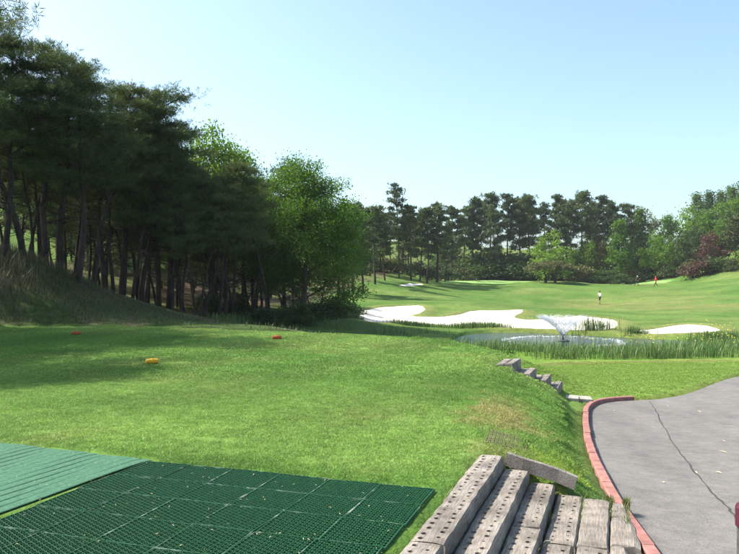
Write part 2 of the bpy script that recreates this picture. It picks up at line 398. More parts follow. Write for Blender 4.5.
M = {
    'turf': mat_ground(), 'blade': mat_blade('mown_grass_blades'), 'reed': mat_blade('reed_blades', False, trans=.3),
    'sand': mat_two('bunker_sand', (.50, .455, .385), (.70, .655, .58), 1.6, .95, 1.0, .12, coord='World'),
    'timber': mat_timber(), 'asphalt': mat_asphalt(), 'water': mat_water(),
    'kerb': mat_two('red_kerb', (.20, .085, .07), (.36, .17, .145), 6, .85, .4, .006, coord='World'),
    'kerb_dark': mat_two('seam_tar', (.035, .033, .033), (.07, .065, .065), 30, .9, .3, .003, coord='World'),
    'slab': mat_two('pale_stone', (.22, .21, .175), (.36, .34, .29), 9, .9, .5, .01),
    'mesh': mat_two('dark_green_plastic', (.008, .060, .022), (.020, .110, .038), 30, .42, 0, spec=.5, coord='World'),
    'mesh_brown': mat_two('faded_plastic_net', (.12, .15, .05), (.23, .21, .10), 9, .8, 0, coord='World'),
    'turquoise': mat_two('green_turf_mat', (.030, .095, .054), (.062, .152, .088), 35, .98, .9, .006, coord='World'),
    'yellow': mat_two('yellow_paint', (.60, .30, .015), (.74, .42, .03), 14, .5, .2, .003),
    'red': mat_two('red_paint', (.36, .06, .02), (.48, .10, .03), 14, .5, .2, .003),
    'maroon': mat_two('maroon_paint', (.055, .012, .022), (.085, .02, .032), 12, .55, .2, .003),
    'darkgrey': mat_two('dark_grey_metal', (.05, .05, .05), (.09, .09, .09), 12, .6, .2, .003),
    'bark': mat_two('pine_bark', (.022, .017, .014), (.070, .050, .040), 5, .95, 1.0, .04, (1, 1, .35)),
    'bark2': mat_two('broadleaf_bark', (.045, .037, .03), (.12, .10, .08), 6, .95, 1.0, .03, (1, 1, .35)),
    'needle': mat_leaf('pine_needles', (.036, .062, .022), (.100, .138, .048), .28, (1.3, 1.3, .7)),
    'needle_far': mat_leaf('far_pine_needles', (.045, .072, .028), (.095, .130, .052), .22, (1.2, 1.2, .8)),
    'leaf': mat_leaf('fresh_leaves', (.065, .135, .018), (.125, .215, .036), .42),
    'leaf_light': mat_leaf('light_leaves', (.085, .165, .02), (.150, .250, .042), .4),
    'leaf_dark': mat_leaf('dark_leaves', (.028, .058, .016), (.062, .105, .030), .25),
    'leaf_larch': mat_leaf('soft_conifer_leaves', (.060, .115, .035), (.105, .175, .060), .3),
    'leaf_maroon': mat_leaf('maroon_leaves', (.058, .032, .024), (.105, .062, .045), .3, (1.4, .8, .7)),
    'leaf_olive': mat_leaf('olive_needles', (.070, .085, .030), (.130, .140, .050), .2, (1.2, 1.1, .7)),
    'leaf_bloom': mat_leaf('pale_blossom_leaves', (.16, .18, .10), (.34, .34, .24), .3, (1.1, 1.1, .9)),
    'spray': None, 'foam': None,
}
def mat_spray():
    m, nt, b = nodes('water_spray')
    b.inputs['Base Color'].default_value = (.95, .97, 1, 1); b.inputs['Roughness'].default_value = .15
    b.inputs['Transmission Weight'].default_value = .5; b.inputs['IOR'].default_value = 1.33
    return m
M['spray'] = mat_spray()
M['foam'] = mat_two('water_foam', (.72, .75, .78), (.9, .92, .94), 12, .5, 0)

# ------------------------------------------------------------------ ground sheet
def axis(segs):
    out = []
    for a, b, s in segs: out.append(np.arange(a, b, s))
    return np.unique(np.round(np.concatenate(out), 4))
def grow(a, b, s, f):
    v = [a]
    while v[-1] < b: v.append(v[-1] + s); s *= f
    return np.array(v)
gx = np.unique(np.round(np.concatenate([-grow(16, 420, .6, 1.06)[::-1], np.arange(-16, -3, .3), np.arange(-3, 6, .12), np.arange(6, 24, .25), grow(24, 420, .5, 1.06)]), 4))
gy = np.unique(np.round(np.concatenate([-grow(4, 200, 1, 1.2)[::-1], np.arange(-4, 3, .4), np.arange(3, 17, .12), np.arange(17, 34, .22), np.arange(34, 70, .28), np.arange(70, 135, .7), grow(135, 700, .9, 1.07)]), 4))
GX, GY = np.meshgrid(gx, gy); GZ = ground_h(GX, GY)
nx, ny = len(gx), len(gy)
idx = np.arange(nx * ny).reshape(ny, nx)
quads = np.stack([idx[:-1, :-1], idx[:-1, 1:], idx[1:, 1:], idx[1:, :-1]], -1).reshape(-1, 4)
gm = mesh_np('ground', np.stack([GX, GY, GZ], -1).reshape(-1, 3), [quads], True)
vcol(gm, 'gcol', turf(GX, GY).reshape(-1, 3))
ground = tag(link('ground', gm, M['turf']), 'rolling green turf of the golf course', 'ground', kind='structure')
for k in ('category',): 
    if k in ground: del ground[k]

def sheet(name, poly, hfun, step, mat, dz=0.0, kind='structure'):
    """a sheet with a clean outline that follows the height function"""
    P = [Vector(p) for p in poly]; n = len(P)
    xs = [p.x for p in P]; ys = [p.y for p in P]
    X, Y = np.meshgrid(np.arange(min(xs), max(xs), step), np.arange(min(ys), max(ys), step))
    X = X.ravel(); Y = Y.ravel(); k = sdist(poly, X, Y) < -step * .35
    pts = P + [Vector((a, b)) for a, b in zip(X[k], Y[k])]
    r = delaunay_2d_cdt(pts, [(i, (i + 1) % n) for i in range(n)], [], 1, 1e-5)
    V2 = np.array([(v.x, v.y) for v in r[0]]); F = [f for f in r[2]]
    V = np.c_[V2, hfun(V2[:, 0], V2[:, 1]) + dz]
    T = np.array([f for f in F if len(f) == 3])
    a, b, c = V[T[:, 0]], V[T[:, 1]], V[T[:, 2]]
    flip = np.cross(b - a, c - a)[:, 2] < 0; T[flip] = T[flip][:, ::-1]
    o = link(name, mesh_np(name, V, [T], True), mat)
    if kind: o['kind'] = kind
    return o
def sand_h(B):
    def f(x, y):
        sb = sdist(B, x, y)
        return hill(x, y) + .03 - .22 * (1 - sstep(-1.8, 0.0, sb)) + (fbm(x * .9, y * .9, 3) - .5) * .12
    return f
for nm, B in (('bunker_sand', BUNKER_A), ('bunker_sand', BUNKER_B), ('bunker_sand', BUNKER_C)):
    sheet(nm, B, sand_h(B), .45, M['sand'])
wp = smooth_poly([(p[0] + (p[0] - 8) * .06, p[1] + (p[1] - 42.5) * .08) for p in POND[::4]], 4)
water = sheet('pond_water', POND, lambda x, y: np.full(np.shape(x), WATER_Z), .8, M['water'])
road = sheet('road', ROAD, road_h, .5, M['asphalt'])
# tar seam in the asphalt
seam = [ray(*p) for p in [(650, 399), (655, 406), (664, 423), (676, 443), (692, 464), (712, 487), (728, 503), (745, 522), (790, 560)]]
sp = smooth_poly([s[:2] for s in seam], 6, False)
V, F = [], []
for i, p in enumerate(sp):
    q = sp[min(i + 1, len(sp) - 1)]; q0 = sp[max(i - 1, 0)]
    t = Vector((q[0] - q0[0], q[1] - q0[1])).normalized(); nn = Vector((-t.y, t.x)); w = .005 + .007 * random.random()
    off = (random.random() - .5) * .035
    for s_ in (-1, 1):
        x, y = p[0] + nn.x * (w * s_ + off), p[1] + nn.y * (w * s_ + off); V.append((x, y, float(road_h(np.array([x]), np.array([y]))[0]) + .006))
    if i: F.append((2 * i - 2, 2 * i - 1, 2 * i + 1, 2 * i))
link('tar_seam', mesh_np('tar_seam', V, [np.array(F)]), M['kerb_dark'], road)

# ------------------------------------------------------------------ kerb of red blocks
kerb = empty('kerb'); kerb['kind'] = 'structure'
def resample(poly, step):
    out = [Vector(poly[0])]; acc = 0
    for a, b in zip(poly[:-1], poly[1:]):
        a = Vector(a); b = Vector(b); L = (b - a).length; t = step - acc
        while t <= L: out.append(a + (b - a) * (t / L)); t += step
        acc = (acc + L) % step
    return out
def bevel_bm(bm, w, seg=2):
    bmesh.ops.bevel(bm, geom=[e for e in bm.edges], offset=w, segments=seg, affect='EDGES', profile=.6, clamp_overlap=True)
def bm_obj(name, bm, mat, parent=None, smooth=False, **kw):
    me = bpy.data.meshes.new(name); bmesh.ops.recalc_face_normals(bm, faces=bm.faces); bm.to_mesh(me); bm.free()
    for p in me.polygons: p.use_smooth = smooth
    return link(name, me, mat, parent, **kw)
KW = .10
fine = [q for q in resample(ROAD_IN, .09) if q.x < 5.75]
def offs(pts, i, d):
    t = (pts[min(i + 1, len(pts) - 1)] - pts[max(i - 1, 0)]).normalized(); return pts[i] + Vector((-t.y, t.x)) * d
blk = 10
for b0 in range(0, len(fine) - 1, blk):
    ii = list(range(b0, min(b0 + blk, len(fine) - 1) + 1))
    if len(ii) < 3: break
    bm = bmesh.new(); rings = []
    lift = (random.random() - .5) * .012; side = (random.random() - .5) * .012
    for k, i in enumerate(ii):
        pin = offs(fine, i, -.005 + side); pout = offs(fine, i, KW + side)
        if k in (0, len(ii) - 1):
            t = (fine[min(i + 1, len(fine) - 1)] - fine[max(i - 1, 0)]).normalized() * (.005 if k == 0 else -.005); pin += t; pout += t
        z = float(road_h(np.array([fine[i].x]), np.array([fine[i].y]))[0])
        top = z + .085 + lift
        pts = [(pin.x, pin.y, z - .15), (pin.x, pin.y, top - .015), (pin.x + (pout.x - pin.x) * .12, pin.y + (pout.y - pin.y) * .12, top),
               (pin.x + (pout.x - pin.x) * .9, pin.y + (pout.y - pin.y) * .9, top + .002), (pout.x, pout.y, top - .012), (pout.x, pout.y, z - .15)]
        rings.append([bm.verts.new(p) for p in pts])
    for a, b in zip(rings[:-1], rings[1:]):
        for k in range(6): bm.faces.new((a[k], a[(k + 1) % 6], b[(k + 1) % 6], b[k]))
    bm.faces.new(rings[0]); bm.faces.new(rings[-1][::-1])
    bm_obj('kerb_block', bm, M['kerb'], kerb)

# ------------------------------------------------------------------ sleepers
def sleeper_mesh(L, W, T, holes=True, seed=0):
    """timber laid along +Y from y = 0 to L, top at z = 0; two staggered rows of spike holes"""
    rg = random.Random(seed); bm = bmesh.new(); ch = .014
    n = max(2, int(L / .105)); hw = W / 2 - ch
    def wob(v):
        x, y, z = v
        e = .003 * math.sin(y * 4 + seed) + .002 * math.sin(y * 17 + seed * 2)
        k = 1 if abs(x) > hw * .9 else 0
        return (x + e * k * (1 if x > 0 else -1) * .9, y, z + .002 * math.sin(y * 5 + x * 9 + seed) - (.003 * (1 + math.sin(y * 23 + seed)) * k))
    for ci, (xa, xb) in enumerate(((-hw, 0.0), (0.0, hw))):
        ys = [ch]; y = ch + (.0575 if (ci and holes) else 0)
        ys = [ch + k * (L - 2 * ch) / n for k in range(n + 1)]
        if ci and holes: ys = [ch] + [a + (L - 2 * ch) / n / 2 for a in ys[:-1]] + [L - ch]
        for ya, yb in zip(ys[:-1], ys[1:]):
            xm, ym = (xa + xb) / 2, (ya + yb) / 2
            outer = [(xa, ya), (xm, ya), (xb, ya), (xb, ym), (xb, yb), (xm, yb), (xa, yb), (xa, ym)]
            ov = [bm.verts.new(wob((a, b, 0))) for a, b in outer]
            if not holes or yb - ya < .08:
                bm.faces.new(ov); continue
            cx_, cy_ = xm + rg.uniform(-.008, .008), ym + rg.uniform(-.012, .012); r = rg.choice((.010, .014, .016, .018, .019, .021, .022))
            an = [math.radians(225 + 45 * k) for k in range(8)]
            iv = [bm.verts.new(wob((cx_ + r * math.cos(t), cy_ + r * 1.05 * math.sin(t), -.001))) for t in an]
            dv = [bm.verts.new((cx_ + r * .9 * math.cos(t), cy_ + r * .95 * math.sin(t), -.035)) for t in an]
            for k in range(8):
                j = (k + 1) % 8
                bm.faces.new((ov[k], ov[j], iv[j], iv[k])); bm.faces.new((iv[k], iv[j], dv[j], dv[k]))
            bm.faces.new(dv)
    # flanks, chamfer and ends
    m = 24; prof = [(-W / 2, -T), (-W / 2, -ch * 1.2), (-hw, 0), (hw, 0), (W / 2, -ch * 1.2), (W / 2, -T)]
    rings = []
    for k in range(m + 1):
        y = L * k / m; yy = min(max(y, ch), L - ch)
        ring = []
        for j, (x, z) in enumerate(prof):
            y2 = yy if j in (2, 3) else y
            p = wob((x, y2, z)) if j in (1, 2, 3, 4) else (x, y2, z)
            ring.append(bm.verts.new(p))
        rings.append(ring)
    for a, b in zip(rings[:-1], rings[1:]):
        for j in (0, 1, 3, 4): bm.faces.new((a[j], a[j + 1], b[j + 1], b[j]))
        bm.faces.new((a[5], a[0], b[0], b[5]))
    for ring, yend in ((rings[0], 0), (rings[-1], L)):
        bm.faces.new(ring)
    me = bpy.data.meshes.new('sleeper'); bmesh.ops.recalc_face_normals(bm, faces=bm.faces); bm.to_mesh(me); bm.free()
    return me
stairs = tag(empty('timber_stairs', (*st(0, .6), -.4)), 'flight of weathered timber sleepers with rows of spike holes beside the dark mesh mat', 'stairs')
angU = math.atan2(U.y, U.x) - math.pi / 2
def put_sleeper(u_far, v_mid, ztop, L, holes, W=.225, T=.17, seed=0, tilt=0, flare=0.0):
    me = sleeper_mesh(L, W, T, holes, seed)
    if flare:
        for q in me.vertices:
            if q.co.x > 0: q.co.x *= 1 + flare * (1 - q.co.y / L)
    me.materials.append(M['timber'])
    o = bpy.data.objects.new('sleeper', me); COL.objects.link(o); o.parent = stairs
    p = st(u_far - L, v_mid); o.location = (p[0] - stairs.location.x, p[1] - stairs.location.y, ztop - stairs.location.z); o.rotation_euler = (0, tilt, angU + random.uniform(-.006, .006))
    return o
rows = [(.115, .012, [(2.42, 1), (2.2, 1)]), (.352, -.105, [(2.5, 1), (2.2, 1)]), (.592, -.215, [(1.24, 1), (1.9, 1), (1.4, 1)]), (.842, -.302, [(1.30, 1), (2.3, 1)]), (1.078, -.318, [(1.24, 0), (2.0, 1)]), (1.252, -.326, [(1.10, 0), (1.6, 1)])]
sd_ = 1
for v, z, parts in rows:
    u = random.uniform(-.02, .01)
    for L, h in parts:
        if L < .1: continue
        w = .232 if v < 1.2 else .105; fl = 0 if v < 1.2 else (2.4 if h == 0 else 4.6)
        put_sleeper(u, v, z + random.uniform(-.006, .006), L, h and v < 1.2, w, seed=sd_, flare=fl); u -= L + .012; sd_ += 1
# sloping board that closes the far end of the flight
eb = bmesh.new(); bmesh.ops.create_cube(eb, size=1, matrix=Matrix.Diagonal((.66, .06, .12, 1)))
bmesh.ops.subdivide_edges(eb, edges=eb.edges[:], cuts=3, use_grid_fill=True)
for v in eb.verts: v.co += Vector((0, .006 * math.sin(v.co.x * 14), .006 * math.sin(v.co.x * 9 + 1)))
p = st(.04, .575)
bm_obj('end_board', eb, M['timber'], stairs, loc=(p[0] - stairs.location.x, p[1] - stairs.location.y, -.105 - stairs.location.z), rot=(0, math.atan2(.19, .70), math.atan2(VV.y, VV.x)))

# short flight further along the bank
steps2 = tag(empty('bank_steps', (3.6, 14.4, -.6)), 'short flight of four timber steps set in the grassy bank below the tee', 'steps')
for i, (px, py, z) in enumerate([(512, 365.5, -.02), (530, 375.5, -.22), (546, 382, -.40), (558, 389.5, -.60)]):
    d = (EYE - z) * FPX / (py - HZ)
    x = (px - CX) / FPX * d
    for k in range(2):
        me = sleeper_mesh(1.0 - .05 * k, .15, .22, True, 40 + 2 * i + k); me.materials.append(M['timber'])
        o = bpy.data.objects.new('sleeper', me); COL.objects.link(o); o.parent = steps2
        o.location = (x - .075 - .16 * k - 3.6, d - 14.4 + .02 * k, z + .63 - .008 * k); o.rotation_euler = (0, 0, -.36 + random.uniform(-.02, .02))
for i, (px, py, z) in enumerate([(574, 398, -.80), (587, 399, -.84)]):
    d = (EYE - z) * FPX / (py - HZ); x = (px - CX) / FPX * d
    bm = bmesh.new(); bmesh.ops.create_cube(bm, size=1, matrix=Matrix.Diagonal((.27, .42, .12, 1))); bevel_bm(bm, .012)
    bm_obj('foot_slab', bm, M['slab'], steps2, loc=(x - 3.6, d + .15 - 14.4, z + .6 - .055), rot=(0, .03, -.25 + .06 * i))

# ------------------------------------------------------------------ mats on the tee
def frame(u, v): p = st(u, v); return p
mesh_mat = tag(empty('mesh_mat', (*st(-2, -1.9), 0)), 'dark green plastic honeycomb mat of square tiles lying on the tee', 'mat')
def tile_mesh(n=11, size=.444, h=.020):
    V = []; Q = []
    c = size / n; ns = 6
    for i in range(n):
        for j in range(n):
            ox = (i + .5) * c - size / 2; oy = (j + .5) * c - size / 2 + (c * .25 if i % 2 else -c * .25)
            b = len(V)
            for k in range(ns):
                a = 2 * math.pi * k / ns + math.pi / 6
                hh = h * (1.0 if k % 2 else .72)
                for r, z in ((c * .56, 0), (c * .53, hh), (c * .44, hh), (c * .42, 0)):
                    V.append((ox + r * math.cos(a), oy + r * math.sin(a), z))
            for k in range(ns):
                p, q = b + 4 * k, b + 4 * ((k + 1) % ns)
                for m in range(3): Q.append((p + m, q + m, q + m + 1, p + m + 1))
    return mesh_np('mat_tile', V, [np.array(Q)])
def tile_border(size=.444, h=.0205):
    V = []; Q = []
    for s in range(4):
        a = s * math.pi / 2; ca, sa = math.cos(a), math.sin(a); b = len(V); hs = size / 2 - .001; w = .005
        for x, y, z in ((-hs, hs, 0), (hs, hs, 0), (hs, hs, h), (-hs, hs, h), (-hs + w, hs - w, h), (hs - w, hs - w, h), (hs - w, hs - w, 0), (-hs + w, hs - w, 0)):
            V.append((x * ca - y * sa, x * sa + y * ca, z))
        Q += [(b, b + 1, b + 2, b + 3), (b + 3, b + 2, b + 5, b + 4), (b + 4, b + 5, b + 6, b + 7)]
    return V, Q
tm = tile_mesh(); tm.materials.append(M['mesh'])
bV, bQ = tile_border(); tb = mesh_np('tile_seam', bV, [np.array(bQ)])
M['seam'] = mat_two('pale_tile_joint', (.012, .075, .030), (.30, .34, .28), 6, .7, 0, lo=.52, hi=.72, coord='World')
tb.materials.append(M['seam'])
TS = .444
for i in range(6):
    for j in range(9):
        v = -.095 - TS / 2 - i * TS; u = -1.30 - TS / 2 - j * TS
        p = st(u + random.uniform(-.006, .006), v + random.uniform(-.006, .006)); z = hz1(*p) + .004
        if p[1] < 1.2: continue
        o = link('mat_tile', tm, None, mesh_mat, loc=(p[0] - mesh_mat.location.x, p[1] - mesh_mat.location.y, z), rot=(random.uniform(-.016, .016), random.uniform(-.016, .016), angU + random.uniform(-.02, .02)))
        e = link('tile_rim', tb, None, o)
tmv = np.empty(len(tm.vertices) * 3, dtype=np.float32); tm.vertices.foreach_get('co', tmv); tmv = tmv.reshape(-1, 3)
p = ray(507, 441); ca, sa = math.cos(angU + .1), math.sin(angU + .1); lx, ly = tmv[:, 0] * .95, tmv[:, 1] * 1.45
wx, wy = p[0] + lx * ca - ly * sa, p[1] + lx * sa + ly * ca
nme = tm.copy(); nme.materials.clear(); nme.materials.append(M['mesh_brown'])
nme.vertices.foreach_set('co', np.c_[wx - p[0], wy - p[1], ground_h(wx, wy) + .004 + tmv[:, 2] * .5 - p[2]].astype(np.float32).ravel()); nme.update()
net = link('worn_net', nme, None, None, loc=p)
tag(net, 'small faded brown net mat at the head of the timber stairs', 'mat')

# turquoise striped teeing mat
tq = tag(empty('tee_mat', (*st(-1.6, -4.4), 0)), 'light turquoise green striped teeing mat lying beside the dark honeycomb mat', 'mat')
corner = Vector((-1.99, 6.77)); ea = Vector((-.38, -.925)).normalized(); ebv = Vector((-ea.y, ea.x)) * -1
if ebv.x > 0: ebv = -ebv
WS = .105
for k in range(30):
    V = []; Q = []
    prof = [(0.0005, .007), (.004, .0118), (.02, .013), (WS / 2, .0133), (WS - .02, .013), (WS - .004, .0118), (WS - .0005, .007)]
    m = 26; Lm = 3.4
    for a in range(m + 1):
        s_ = Lm * a / m
        for w_, h_ in prof:
            q = corner + ea * s_ + ebv * (k * WS + w_)
            wave = .004 * math.sin(s_ * 3 + k)
            V.append((q.x - tq.location.x, q.y - tq.location.y, .006 + h_ * (1 if 0 < a < m else .0) + wave))
    for a in range(m):
        for j in range(len(prof) - 1):
            i0 = a * len(prof) + j; Q.append((i0, i0 + 1, i0 + 1 + len(prof), i0 + len(prof)))
    link('turf_strip', mesh_np('turf_strip', V, [np.array(Q)], True), M['turquoise'], tq)

# ------------------------------------------------------------------ tee markers
def marker_mesh():
    bm = bmesh.new(); n = 12; rings = []
    for x, r in ((-.12, .030), (-.112, .046), (-.10, .052), (0, .056), (.10, .052), (.112, .046), (.12, .030)):
        rings.append([bm.verts.new((x, r * math.cos(2 * math.pi * k / n), .05 + r * .95 * math.sin(2 * math.pi * k / n))) for k in range(n)])
    for a, b in zip(rings[:-1], rings[1:]):
        for k in range(n): bm.faces.new((a[k], a[(k + 1) % n], b[(k + 1) % n], b[k]))
    bm.faces.new(rings[0][::-1]); bm.faces.new(rings[-1]); return bm
def band_mesh():
    bm = bmesh.new(); n = 12; rings = []
    for x, r in ((-.022, .0562), (-.02, .0592), (.02, .0592), (.022, .0562)):
        rings.append([bm.verts.new((x, r * math.cos(2 * math.pi * k / n), .05 + r * .95 * math.sin(2 * math.pi * k / n))) for k in range(n)])
    for a, b in zip(rings[:-1], rings[1:]):
        for k in range(n): bm.faces.new((a[k], a[(k + 1) % n], b[(k + 1) % n], b[k]))
    return bm
for px, py, mk, rz, lab in [(152, 364, 'yellow', .5, 'yellow log shaped tee marker lying on the sunlit tee'),
                            (277, 339.5, 'red', .35, 'orange red tee marker on sunlit grass near the far edge of the tee'),
                            (76, 335, 'red', .3, 'dull red tee marker in the shade at the foot of the bank')]:
    p = ray(px, py); t = tag(empty('tee_marker', (p[0], p[1], hz1(p[0], p[1])), rz), lab, 'tee marker', 'tee markers')
    bm_obj('marker_body', marker_mesh(), M[mk], t, True); bm_obj('marker_band', band_mesh(), M[mk], t, True)

# ------------------------------------------------------------------ bollard at the road
d = 5.0; x = (736.6 - CX) / FPX * d + .085
zb = float(road_h(np.array([x]), np.array([d]))[0])
bo = tag(empty('bollard', (x, d, zb)), 'dark grey bollard with maroon cap standing on the asphalt', 'bollard')
def lathe(name, prof, mat, parent, n=20):
    bm = bmesh.new(); rings = [[bm.verts.new((r * math.cos(2 * math.pi * k / n), r * math.sin(2 * math.pi * k / n), z)) for k in range(n)] for r, z in prof]
    for a, b in zip(rings[:-1], rings[1:]):
        for k in range(n): bm.faces.new((a[k], a[(k + 1) % n], b[(k + 1) % n], b[k]))
    bm.faces.new(rings[0][::-1]); bm.faces.new(rings[-1]); return bm_obj(name, bm, mat, parent, False)
htop = EYE - (505 - HZ) / FPX * d - zb
lathe('post', [(.074, -.05), (.074, htop - .15)], M['darkgrey'], bo)
lathe('cap', [(.070, htop - .15), (.085, htop - .145), (.085, htop - .02), (.075, htop), (.03, htop + .008)], M['maroon'], bo)
lathe('base_flange', [(.12, -.01), (.12, .015), (.08, .02)], M['darkgrey'], bo)

# ------------------------------------------------------------------ fountain
fd = (EYE - WATER_Z) * FPX / (341.5 - HZ); fx = (563 - CX) / FPX * fd
ft = tag(empty('fountain', (fx, fd, WATER_Z)), 'white trumpet shaped water fountain spraying in the middle of the pond', 'fountain')
lathe('float', [(.30, -.06), (.34, 0), (.34, .05), (.22, .09), (.08, .11)], M['darkgrey'], ft)
lathe('nozzle', [(.06, .08), (.06, .22), (.045, .26)], M['darkgrey'], ft, 12)
rg = np.random.default_rng(5)
def drops(P, D, r, ell):
    """small stretched octahedra"""
    n = len(P); D = D / np.linalg.norm(D, axis=1)[:, None]
    a = np.cross(D, rg.normal(size=(n, 3))); a /= np.linalg.norm(a, axis=1)[:, None]; b = np.cross(D, a)
    r = r[:, None]; e = ell[:, None]
    V = np.stack([P + D * e, P - D * e, P + a * r, P + b * r, P - a * r, P - b * r], 1).reshape(-1, 3)
    T = np.array([(0, 2, 3), (0, 3, 4), (0, 4, 5), (0, 5, 2), (1, 3, 2), (1, 4, 3), (1, 5, 4), (1, 2, 5)])
    F = (np.arange(n)[:, None, None] * 6 + T[None]).reshape(-1, 3)
    return V, F
RL, HA = 3.15, 1.25
PP, DD, RR, EE = [], [], [], []
for j in range(110):
    a = 2 * math.pi * j / 110 + rg.uniform(-.03, .03); sc = rg.uniform(.93, 1.05)
    nd = 66
    t = rg.random(nd) ** 1.5; t = np.sort(np.where((t > .42) & (rg.random(nd) < .95), t * .42, t))
    r_ = RL * sc * t; z_ = .24 + 4 * HA * sc * t * (1 - t) - .24 * t
    spread = .01 + .22 * t
    ang = a + rg.normal(0, 1, nd) * .02
    P = np.c_[r_ * np.cos(ang), r_ * np.sin(ang), z_] + rg.normal(0, 1, (nd, 3)) * (spread[:, None] * .5)
    P[:, 2] = np.maximum(P[:, 2], .01)
    D = np.c_[np.cos(ang) * RL, np.sin(ang) * RL, 4 * HA * (1 - 2 * t)]
    PP.append(P); DD.append(D); RR.append(.0065 - .003 * t); EE.append(.085 - .05 * t)
V, F = drops(np.concatenate(PP), np.concatenate(DD), np.concatenate(RR), np.concatenate(EE))
sp_ = link('spray', mesh_np('spray', V, [F]), M['spray'], ft); sp_['kind'] = 'stuff'
n = 1100; a = rg.random(n) * 2 * math.pi; r_ = RL + rg.normal(0, .09, n) + .12 * np.sin(a * 7)
P = np.c_[r_ * np.cos(a), r_ * np.sin(a), np.abs(rg.normal(0, .035, n))]
V, F = drops(P, np.c_[np.cos(a), np.sin(a), rg.normal(0, .5, n)], rg.uniform(.006, .020, n), rg.uniform(.015, .05, n))
fo = link('splash_ring', mesh_np('splash_ring', V, [F]), M['foam'], ft); fo['kind'] = 'stuff'

# ------------------------------------------------------------------ reeds and tall grass
def blade_mesh(name, base, h, w, lean, C, rng):
    """curved tapering blades"""
    n = len(base); az_ = rng.random(n) * 2 * np.pi; dirv = np.c_[np.cos(az_), np.sin(az_)]; sd2 = np.c_[-dirv[:, 1], dirv[:, 0]]
    rows_ = []
    for t, wt in ((0, 1), (.4, .9), (.75, .6)):
        off = dirv * (lean * h * t ** 2)[:, None]; z = h * (t - .12 * lean * t ** 2)
        for s_ in (-1, 1):
            q = base.copy(); q[:, :2] += off + sd2 * (w * wt * .5 * s_)[:, None]; q[:, 2] += z; rows_.append(q)
    tip = base.copy(); tip[:, :2] += dirv * (lean * h)[:, None]; tip[:, 2] += h * (1 - .18 * lean); rows_.append(tip)
    V = np.stack(rows_, 1).reshape(-1, 3); k = np.arange(n)[:, None] * 7
    Q = np.concatenate([k + np.array([[0, 1, 3, 2]]), k + np.array([[2, 3, 5, 4]])]); T = k + np.array([[4, 5, 6]])
    me = mesh_np(name, V, [Q, T]); vcol(me, 'gcol', np.repeat(C, 7, 0)); vcol(me, 'bv', np.ones((len(V), 3)))
    me.materials.append(M['reed']); return me
rng = np.random.default_rng(3)
def scatter(n, x0, x1, y0, y1, keep):
    x = rng.uniform(x0, x1, n); y = rng.uniform(y0, y1, n); k = keep(x, y); return x[k], y[k]
REEDS = []
def dens(x, y, f=1.2, lo=.3, hi=.55): return rng.random(len(x)) < .25 + .75 * sstep(lo, hi, fbm(x * f, y * f, 3))
# near shore: a deep belt
x, y = scatter(60000, 2, 24, 28.5, 42, lambda x, y: (lambda s: (s > -.25) & (y < 36.8 + .26 * np.maximum(0, x - 11)) & (s < 4.6 - 1.2 * (x < 7)))(sdist(POND, x, y)) & (y > 29.7 + .25 * np.sin(x * 1.7)) & (rng.random(len(x)) < .62))
k = dens(x, y); x, y = x[k], y[k]; REEDS.append((x, y, np.where(y < 31.6, .80, .58)))
# far shore tufts
for cx_, cy_, rx_, ry_, nn_, hh_ in [(7.2, 48.9, 2.6, .45, 1500, .42), (14.0, 45.9, 1.1, .35, 330, .95), (-.5, 50.0, 3.5, .5, 1300, .34), (3.0, 49.2, 1.8, .5, 700, .38), (16.0, 43.9, .9, .35, 420, .55), (19.6, 41.2, 1.8, .8, 1100, .5)]:
    x = rng.normal(cx_, rx_ * .55, nn_); y = rng.normal(cy_, ry_ * .6, nn_); REEDS.append((x, y, hh_))
# beyond the far edge of the tee
x, y = scatter(9000, -8, 5, 27, 44, lambda x, y: (sdist(POND, x, y) > .1) & (fbm(x * .4 + 3, y * .4, 3) > .52) & ((x > -.5) | (y > 36))); REEDS.append((x, y, .45))
X = np.concatenate([r[0] for r in REEDS]); Y = np.concatenate([r[1] for r in REEDS]); HS = np.concatenate([np.full(len(r[0]), 1.0) * r[2] for r in REEDS])
Z = np.maximum(ground_h(X, Y), WATER_Z - .12) - .03
h = HS * rng.uniform(.5, 1.12, len(X)) * (.8 + .4 * fbm(X * .6, Y * .6, 2)); 
C = mix3(np.array([.068, .150, .034]), np.array([.150, .225, .066]), rng.random(len(X))); C = mix3(C, np.array([.26, .23, .12]), (rng.random(len(X)) < .10) * .8)
reeds = link('reeds', blade_mesh('reeds', np.c_[X, Y, Z], h, rng.uniform(.018, .036, len(X)), rng.uniform(.05, .5, len(X)), C, rng))
tag(reeds, 'green reeds and iris leaves along the shore of the pond', 'reeds', kind='stuff')
# yellow irises among them
n = 180; x = np.concatenate([rng.uniform(9, 22, n), rng.uniform(15.5, 20.5, 40)]); y = np.concatenate([rng.uniform(30, 36.5, n), rng.uniform(38, 43, 40)])
k = (sdist(POND, x, y) > -.3) & (rng.random(len(x)) < .35 + .65 * sstep(11, 18, x)); x, y = x[k], y[k]; z = ground_h(x, y) + rng.uniform(.62, .92, len(x))
V, F = [], []
for a, b, c in zip(x, y, z):
    for q in range(4):
        t = q * math.pi / 2 + a; i0 = len(V); r = .045
        V += [(a, b, c), (a + r * .6 * math.cos(t - .5), b + r * .6 * math.sin(t - .5), c + .03), (a + r * math.cos(t), b + r * math.sin(t), c + .005), (a + r * .6 * math.cos(t + .5), b + r * .6 * math.sin(t + .5), c + .03)]
        F.append((i0, i0 + 1, i0 + 2, i0 + 3))
M['iris'] = mat_two('iris_yellow', (.72, .55, .02), (.85, .70, .06), 5, .6, 0)
tag(link('iris_flowers', mesh_np('iris_flowers', V, [np.array(F)]), M['iris']), 'small yellow iris flowers dotted among the shore reeds', 'flowers', kind='stuff')
